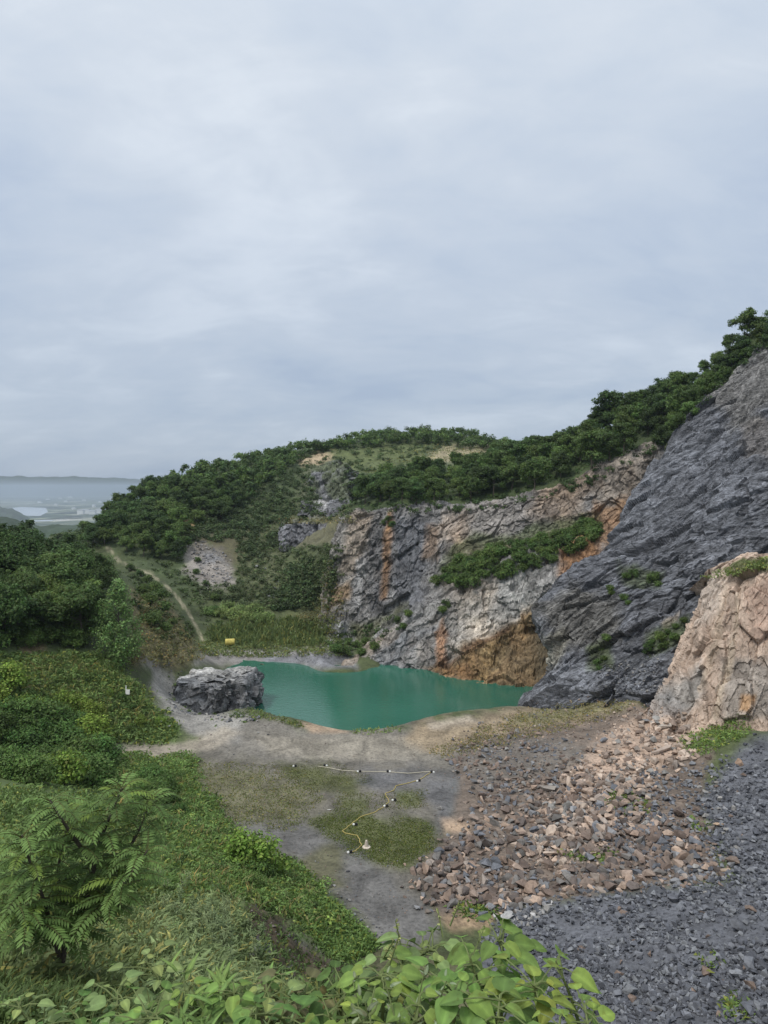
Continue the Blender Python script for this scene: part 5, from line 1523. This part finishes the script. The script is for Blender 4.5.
LG = (.145, .235, .06); LY = (.20, .27, .06); LP = (.17, .24, .09); LD = (.09, .165, .045)
G1 = 'broad leaved plants along the bottom edge'
for k, (x, y, Y, col_, ln_, n_, lab, sp_) in enumerate([
    (498, 938, 2.7, LG, .15, 15, 'broad leaved plant reaching highest against the slate scree at bottom centre', 0),
    (470, 958, 2.5, LG, .13, 14, 'broad leaved plant just left of the tallest one at bottom centre', 1),
    (436, 950, 2.8, LP, .13, 15, 'dense pale leaved plant with small yellowish spikes at bottom centre', 2),
    (402, 955, 2.7, LP, .125, 15, 'pale leaved plant with a yellowish spike over the edge of the quarry floor', 2),
    (380, 972, 2.6, LG, .12, 13, 'leafy plant with a thin spike at the left end of the bottom centre clump', 1),
    (556, 962, 2.6, LG, .13, 8, 'slender plant with two wide leaves held out over the slate scree', 0),
    (535, 985, 2.4, LY, .12, 13, 'yellowish leafy plant below the slender one at bottom centre right', 0),
    (585, 1004, 2.4, LY, .11, 12, 'low yellow green plant at the right end of the bottom plants', 0),
    (455, 990, 2.3, LG, .13, 14, 'broad leaved plant low in front at bottom centre', 0),
    (420, 995, 2.3, LG, .125, 14, 'broad leaved plant low in front, left of bottom centre', 0),
    (500, 995, 2.3, LD, .13, 14, 'darker broad leaved plant low in front below the tallest one', 0),
    (345, 985, 2.8, LD, .12, 13, 'dark leafy plant below the bare earth scarp', 0),
    (310, 992, 2.9, (.13, .125, .06), .12, 12, 'brownish green leafy plant below the bare earth scarp', 0),
    (270, 985, 2.9, LP, .12, 13, 'pale leafy plant in front of the weedy bank, left of the scarp', 0),
    (235, 992, 2.8, LG, .12, 13, 'leafy plant in front of the weedy bank at bottom left', 0),
    (190, 985, 3.0, LG, .11, 12, 'leafy plant right of the foreground tree', 0),
    (145, 960, 3.4, LP, .11, 13, 'tall pale leaved plant beside the foot of the foreground tree', 0),
    (118, 990, 3.0, LP, .11, 12, 'pale leaved plant below the foreground tree', 0),
    (70, 1008, 2.9, LD, .11, 12, 'low dark leafy plant under the foreground tree', 0),
    (20, 1002, 3.0, LP, .1, 12, 'pale leafy plant in the bottom left corner', 0),
    (160, 1012, 2.5, LG, .12, 12, 'low broad leaved plant at the bottom edge right of the tree', 0),
    (250, 1015, 2.4, LD, .12, 12, 'low dark leaved plant at the bottom edge left of centre', 0),
    (330, 1012, 2.4, LG, .12, 13, 'low broad leaved plant at the bottom edge below the scarp', 0),
    (375, 1010, 2.3, LY, .12, 13, 'low yellow green plant at the bottom edge near the centre', 0),
    (560, 1018, 2.2, LG, .12, 10, 'low green plant at the bottom edge by the scree', 0),
]):
    leafy_plant(P(x, y, Y), 700 + k, lab, col_, ln_ * .70, int(n_ * 2.3), group=G1, spikes=sp_)
WL = (.15, .21, .09); WG = (.19, .235, .135)
for k, (x, y, Y, col_, ln_, asp_, lab) in enumerate([
    (222, 968, 3.0, (.16, .25, .07), .14, .2, 'spiky narrow leaved plant at bottom left, left of the pair'),
    (205, 1000, 2.7, (.15, .24, .07), .13, .2, 'low spiky narrow leaved plant at the bottom edge'),
    (258, 972, 3.1, (.16, .25, .07), .13, .2, 'spiky narrow leaved plant at bottom left, right of the pair'),
    (400, 985, 2.2, WG, .05, .35, 'greyish feathery weed at the bottom edge near the centre'),
    (365, 1000, 2.3, WG, .05, .35, 'greyish feathery weed at the bottom edge left of the centre'),
    (440, 1005, 2.1, WG, .05, .35, 'greyish feathery weed low at bottom centre'),
    (395, 1012, 2.1, WG, .05, .35, 'short greyish weed in the very front'),
    (100, 1005, 2.9, WL, .06, .3, 'small weed below the forked trunk'),
    (290, 1005, 2.6, WL, .07, .25, 'small weed below the brown scarp'),
    (140, 1000, 2.9, WL, .07, .25, 'small weed between the tree and the spiky plants'),
    (45, 998, 3.3, WL, .06, .3, 'small weed left of the forked trunk'),
]):
    weed(P(x, y, Y), 800 + k, lab, col_, 70, ln_, group='weeds along the bottom edge', asp=asp_)
G2 = 'tall pale weeds on the bank below the bright bush'
for k in range(46):
    t = rng.random()
    x, y = 165 + 85 * t + rng.normal() * 14, 890 + 75 * t + rng.normal() * 16
    p, _ = hit(x, y)
    if p is None or p.y > 27: continue
    weed((p.x, p.y, p.z + rng.uniform(.5, .9)), 900 + k, 'tall pale green weed on the bank between the foreground tree and the bare scarp', (.17, .22, .105), 64, .15, group=G2, asp=.28)

# ------------------------------------------------------------------ pool
def water_mat():
    m, nt, b = node_mat('quarry_water')
    geo = N(nt, 'ShaderNodeNewGeometry')
    n = noise_tex(nt, geo.outputs['Position'], 0.05, 3, 0.5)
    r = N(nt, 'ShaderNodeValToRGB')
    r.color_ramp.elements[0].position = 0.35; r.color_ramp.elements[0].color = (0.018, 0.092, 0.060, 1)
    r.color_ramp.elements[1].position = 0.7; r.color_ramp.elements[1].color = (0.034, 0.128, 0.088, 1)
    L(nt, n.outputs['Fac'], r.inputs['Fac']); L(nt, r.outputs['Color'], b.inputs['Base Color'])
    b.inputs['Roughness'].default_value = 0.06
    b.inputs['IOR'].default_value = 1.33
    mp = N(nt, 'ShaderNodeMapping'); mp.inputs['Scale'].default_value = (1.0, 2.2, 1.0)
    L(nt, geo.outputs['Position'], mp.inputs['Vector'])
    n2 = noise_tex(nt, mp.outputs['Vector'], 1.6, 4, 0.6)
    bp = N(nt, 'ShaderNodeBump'); bp.inputs['Strength'].default_value = 0.5; bp.inputs['Distance'].default_value = 0.035
    L(nt, n2.outputs['Fac'], bp.inputs['Height']); L(nt, bp.outputs['Normal'], b.inputs['Normal'])
    return m
wv = np.array([F(x, y, -2.0) for x, y in [(170, 640), (600, 640), (640, 760), (200, 760)]])
wv = np.array([F(x, y, -2.0) for x, y in [(215, 661.5), (240, 659.5), (262, 661), (290, 663), (320, 664.5), (350, 666), (385, 664), (450, 668), (530, 680), (590, 690), (580, 740), (380, 775), (200, 740), (205, 690)]])
tag(link('quarry_pool_water', mesh_np('quarry_pool_water', wv, np.array([list(range(len(wv)))[::-1]]), None, False, water_mat())), kind='structure')

# ------------------------------------------------------------------ the plain far below, its lake, far ridges
PLAIN = -118.0
def plain_mat():
    m, nt, b = node_mat('plain_fields')
    geo = N(nt, 'ShaderNodeNewGeometry')
    mp = N(nt, 'ShaderNodeMapping'); mp.inputs['Scale'].default_value = (1.0, 0.45, 1.0)
    L(nt, geo.outputs['Position'], mp.inputs['Vector'])
    vo = N(nt, 'ShaderNodeTexVoronoi'); vo.inputs['Scale'].default_value = 0.006
    L(nt, mp.outputs['Vector'], vo.inputs['Vector'])
    n = noise_tex(nt, mp.outputs['Vector'], 0.0035, 8, 0.72)
    c1 = ramp(nt, n.outputs['Fac'], [(0.40, (0.02, 0.035, 0.018)), (0.50, (0.05, 0.07, 0.03)), (0.56, (0.14, 0.15, 0.09)), (0.66, (0.42, 0.41, 0.38))])
    c2 = ramp(nt, vo.outputs['Color'], [(0.1, 0.35), (0.9, 1.6)])
    L(nt, mul(nt, c1, c2), b.inputs['Base Color']); b.inputs['Roughness'].default_value = 0.9
    return m
S = 16000.0
pv, pf = [], []
xs = np.linspace(-S, S, 41); ys = np.linspace(-6000, 26000, 41)
gx, gy = np.meshgrid(xs, ys)
tag(link('plain', mesh_np('plain', np.c_[gx.ravel(), gy.ravel(), np.full(gx.size, PLAIN)], grid_faces(41, 41), None, False, plain_mat())), kind='structure')

def lake(name, pts):
    m, nt, b = node_mat('lake_water')
    b.inputs['Base Color'].default_value = (0.5, 0.53, 0.55, 1); b.inputs['Roughness'].default_value = 0.12
    V = np.array([F(x, y, PLAIN + 0.6) for x, y in pts])
    f = np.array([list(range(len(pts)))])
    tag(link(name, mesh_np(name, V, f, None, False, m)), kind='structure')
lake('lake', [(8, 508), (22, 507), (46, 508), (48, 512), (40, 516), (22, 515.5), (12, 511)])
lake('lake_far', [(17, 493.4), (32, 493.2), (32, 493.8), (18, 494.0)])
lake('river', [(30, 520.6), (44, 520.0), (56, 520.3), (50, 521.2), (34, 521.5)])

def ridge(name, pts, depth, col, seed, lump, mat):
    """a long wooded ridge: skyline points (px, py) at one distance, rising from the plain in front and falling behind"""
    xs = np.linspace(pts[0][0], pts[-1][0], 260)
    tops = np.interp(xs, [p[0] for p in pts], [p[1] for p in pts])
    crest = np.array([P(x, t, depth) for x, t in zip(xs, tops)])
    G = []
    prof = [(-0.30, 0.0), (-0.22, 0.3), (-0.15, 0.55), (-0.08, 0.8), (-0.03, 0.95), (0, 1), (0.04, 0.93), (0.12, 0.6), (0.3, 0.0)]
    prof = [(np.interp(t, np.linspace(0, 1, 9), [q[0] for q in prof]), np.interp(t, np.linspace(0, 1, 9), [q[1] for q in prof])) for t in np.linspace(0, 1, 40)]
    for dy, hz in prof:
        q = crest.copy(); q[:, 1] += dy * depth; q[:, 0] *= (1 + dy)
        q[:, 2] = PLAIN - 2 + (crest[:, 2] - PLAIN + 2) * hz
        G.append(q)
    G = np.array(G); V = G.reshape(-1, 3)
    nz = fbm(V * (6.0 / lump) * np.array([1, .5, 1]) * 0.05, 4, seed)
    V[:, 2] += nz * lump * np.clip((V[:, 2] - PLAIN) / 20, 0, 1)
    c_ = np.clip(np.array(col) * (1 + 0.6 * nz[:, None]), 0.01, 1)
    tag(link(name, mesh_np(name, V, grid_faces(40, 260), c_, True, mat)), kind='structure')
M_RIDGE = simple_mat('ridge_woods', (1, 1, 1), 0.9, 0.3, 0.03, vcol=True)
ridge('wooded_ridge', [(-160, 522), (-60, 510), (0, 513), (15, 516), (30, 523), (60, 523.5), (90, 524.5), (120, 528), (160, 534), (230, 545)], 720, (0.04, 0.06, 0.034), 5, 9, M_RIDGE)
ridge('low_hill', [(-60, 510), (-20, 506.5), (0, 507), (12, 509), (20, 513), (28, 518)], 2600, (0.045, 0.06, 0.035), 6, 8, M_RIDGE)
ridge('far_hills', [(-260, 482), (-120, 478), (-30, 477), (20, 476.5), (40, 478), (66, 477.0), (90, 477.4), (110, 478.5), (140, 480), (220, 481), (400, 477), (560, 480), (700, 479), (1000, 484)], 17000, (0.05, 0.065, 0.05), 7, 60, M_RIDGE)

def town():
    rng = np.random.default_rng(4)
    mw = simple_mat('pale_render', (0.72, 0.72, 0.70), 0.8, 0.05, 0.1)
    mr = simple_mat('grey_roof', (0.30, 0.31, 0.33), 0.8, 0.05, 0.1)
    spots = [(81, 514.3, 22), (87, 513.8, 26), (93, 514.4, 22), (99, 513.4, 20), (104, 514.2, 24), (110, 514.4, 22), (116, 513.8, 18),
             (94, 507.2, 10), (107, 508.4, 12), (74, 509.5, 12), (60, 499, 12), (70, 497.5, 16), (66, 502, 10), (84, 501, 12), (48, 500, 12), (100, 502.5, 10), (112, 499.5, 14), (78, 494.5, 16), (56, 505.5, 10), (40, 503, 14)]
    look = ['long white low block', 'pale house', 'white hall']
    for i, (x, y, wd) in enumerate(spots):
        p = F(x, y, PLAIN)
        k = p[1] / FPX
        wx, dy, h = wd * k * 0.13, 26.0, (9 + rng.random() * 10) * (1.2 if wd > 15 else 1.0)
        t = tag(empty('building', p, rng.uniform(-.15, .15)),
                ('long white building in the pale row on the plain right of the lake' if i < 7 else 'small pale house among the hazy fields of the far plain'),
                'building', 'white row buildings on the plain' if i < 7 else 'scattered houses on the far plain')
        s = Soup()
        Vb = np.array([(a * wx, b * dy / 2, c_ * h) for c_ in (0, 1) for b in (-1, 1) for a in (-1, 1)])
        s.add(Vb, [np.array([[0, 1, 5, 4], [2, 6, 7, 3], [0, 4, 6, 2], [1, 3, 7, 5], [0, 2, 3, 1]])])
        link('wall', s.mesh('building_wall', mw), t)
        s = Soup()
        e = 1.03
        Vr = np.array([(-wx * e, -dy * .54, h), (wx * e, -dy * .54, h), (wx * e, dy * .54, h), (-wx * e, dy * .54, h), (-wx * e, 0, h + 4.0), (wx * e, 0, h + 4.0)])
        s.add(Vr, [np.array([[0, 1, 5, 4], [2, 3, 4, 5]]), np.array([[0, 4, 3], [1, 2, 5]]), np.array([[0, 3, 2, 1]])])
        link('roof', s.mesh('building_roof', mr), t)
town()

# ------------------------------------------------------------------ air
hz_m = bpy.data.materials.new('haze_air'); hz_m.use_nodes = True
nt = hz_m.node_tree
for n_ in list(nt.nodes):
    if n_.type == 'BSDF_PRINCIPLED': nt.nodes.remove(n_)
pvn = N(nt, 'ShaderNodeVolumePrincipled')
pvn.inputs['Color'].default_value = (0.58, 0.66, 0.77, 1)
pvn.inputs['Density'].default_value = 0.00016
pvn.inputs['Anisotropy'].default_value = 0.3
L(nt, pvn.outputs[0], nt.nodes['Material Output'].inputs['Volume'])
hx, hy0, hy1, hz0, hz1 = 15900.0, -5900.0, 17000.0, -121.0, 75.0
hx, hy0, hy1 = 17000.0, -7000.0, 27000.0
HV = np.array([(a, b, c_) for c_ in (hz0, hz1) for b in (hy0, hy1) for a in (-hx, hx)])
haze = link('haze', mesh_np('haze', HV, np.array([[0, 2, 3, 1], [4, 5, 7, 6], [0, 1, 5, 4], [2, 6, 7, 3], [0, 4, 6, 2], [1, 3, 7, 5]]), None, False, hz_m))
tag(haze, kind='stuff')

# ------------------------------------------------------------------ overcast sky and a soft sun
SUN_EL, SUN_AZ = math.radians(58), math.radians(-125)     # azimuth measured from +Y towards +X
world = bpy.data.worlds.new('World'); SC.world = world; world.use_nodes = True
nt = world.node_tree
bg = nt.nodes['Background']; bg.inputs['Strength'].default_value = 0.1
sky = N(nt, 'ShaderNodeTexSky', sky_type='NISHITA')
sky.sun_disc = False; sky.sun_elevation = SUN_EL; sky.sun_rotation = SUN_AZ
tc = N(nt, 'ShaderNodeTexCoord')
sx = N(nt, 'ShaderNodeSeparateXYZ'); L(nt, tc.outputs['Generated'], sx.inputs[0])
zz = math_node(nt, 'MAXIMUM', sx.outputs['Z'], 0.0)
den = math_node(nt, 'ADD', zz, 0.34)
cx = N(nt, 'ShaderNodeCombineXYZ')
L(nt, math_node(nt, 'DIVIDE', sx.outputs['X'], den), cx.inputs[0])
L(nt, math_node(nt, 'DIVIDE', sx.outputs['Y'], den), cx.inputs[1])
mp = N(nt, 'ShaderNodeMapping'); mp.inputs['Rotation'].default_value = (0, 0, 0.5); mp.inputs['Scale'].default_value = (0.85, 1.1, 1)
mp.inputs['Location'].default_value = (3.2, 1.7, 0)
L(nt, cx.outputs[0], mp.inputs['Vector'])
n1 = noise_tex(nt, mp.outputs['Vector'], 1.5, 7, 0.52, 0.5)
mp2 = N(nt, 'ShaderNodeMapping'); mp2.inputs['Rotation'].default_value = (0, 0, -0.25); mp2.inputs['Scale'].default_value = (0.75, 1.35, 1)
L(nt, cx.outputs[0], mp2.inputs['Vector'])
n2 = noise_tex(nt, mp2.outputs['Vector'], 5.0, 7, 0.6, 0.5)
nsum = math_node(nt, 'ADD', math_node(nt, 'MULTIPLY', n1.outputs['Fac'], 0.70), math_node(nt, 'MULTIPLY', n2.outputs['Fac'], 0.30))
cl = ramp(nt, nsum, [(0.37, (4.1, 4.62, 5.4)), (0.46, (4.65, 5.1, 5.7)), (0.53, (5.05, 5.42, 5.9)), (0.62, (5.85, 6.15, 6.5))])
# cloud deck is brighter overhead than near the horizon
gr = ramp(nt, zz, [(0.0, (0.57, 0.615, 0.685)), (0.12, (0.62, 0.665, 0.73)), (0.32, (0.75, 0.785, 0.835)), (0.55, (0.90, 0.915, 0.93)), (1.0, (1.75, 1.75, 1.72))])
deck = mul(nt, cl, gr)
mx = N(nt, 'ShaderNodeMix', data_type='RGBA'); mx.inputs[0].default_value = 0.93
L(nt, sky.outputs[0], mx.inputs[6]); L(nt, deck, mx.inputs[7])
L(nt, mx.outputs[2], bg.inputs['Color'])

sl = bpy.data.lights.new('sun', 'SUN'); sl.energy = 1.5; sl.angle = math.radians(12); sl.color = (1.0, 0.96, 0.9)
so = bpy.data.objects.new('sun', sl); COL.objects.link(so)
sd = Vector((math.sin(SUN_AZ) * math.cos(SUN_EL), math.cos(SUN_AZ) * math.cos(SUN_EL), math.sin(SUN_EL)))
so.rotation_euler = sd.to_track_quat('Z', 'Y').to_euler()
so.location = (0, 0, 200)

# ------------------------------------------------------------------ render settings
SC.render.engine = 'CYCLES'
SC.view_settings.view_transform = 'Standard'; SC.view_settings.look = 'None'
SC.view_settings.gamma = 1.0; SC.view_settings.use_curve_mapping = False
SC.view_settings.exposure = 0.66
SC.cycles.use_denoising = True
SC.cycles.max_bounces = 6; SC.cycles.diffuse_bounces = 3; SC.cycles.glossy_bounces = 2
SC.cycles.transmission_bounces = 3; SC.cycles.volume_bounces = 1; SC.cycles.transparent_max_bounces = 6
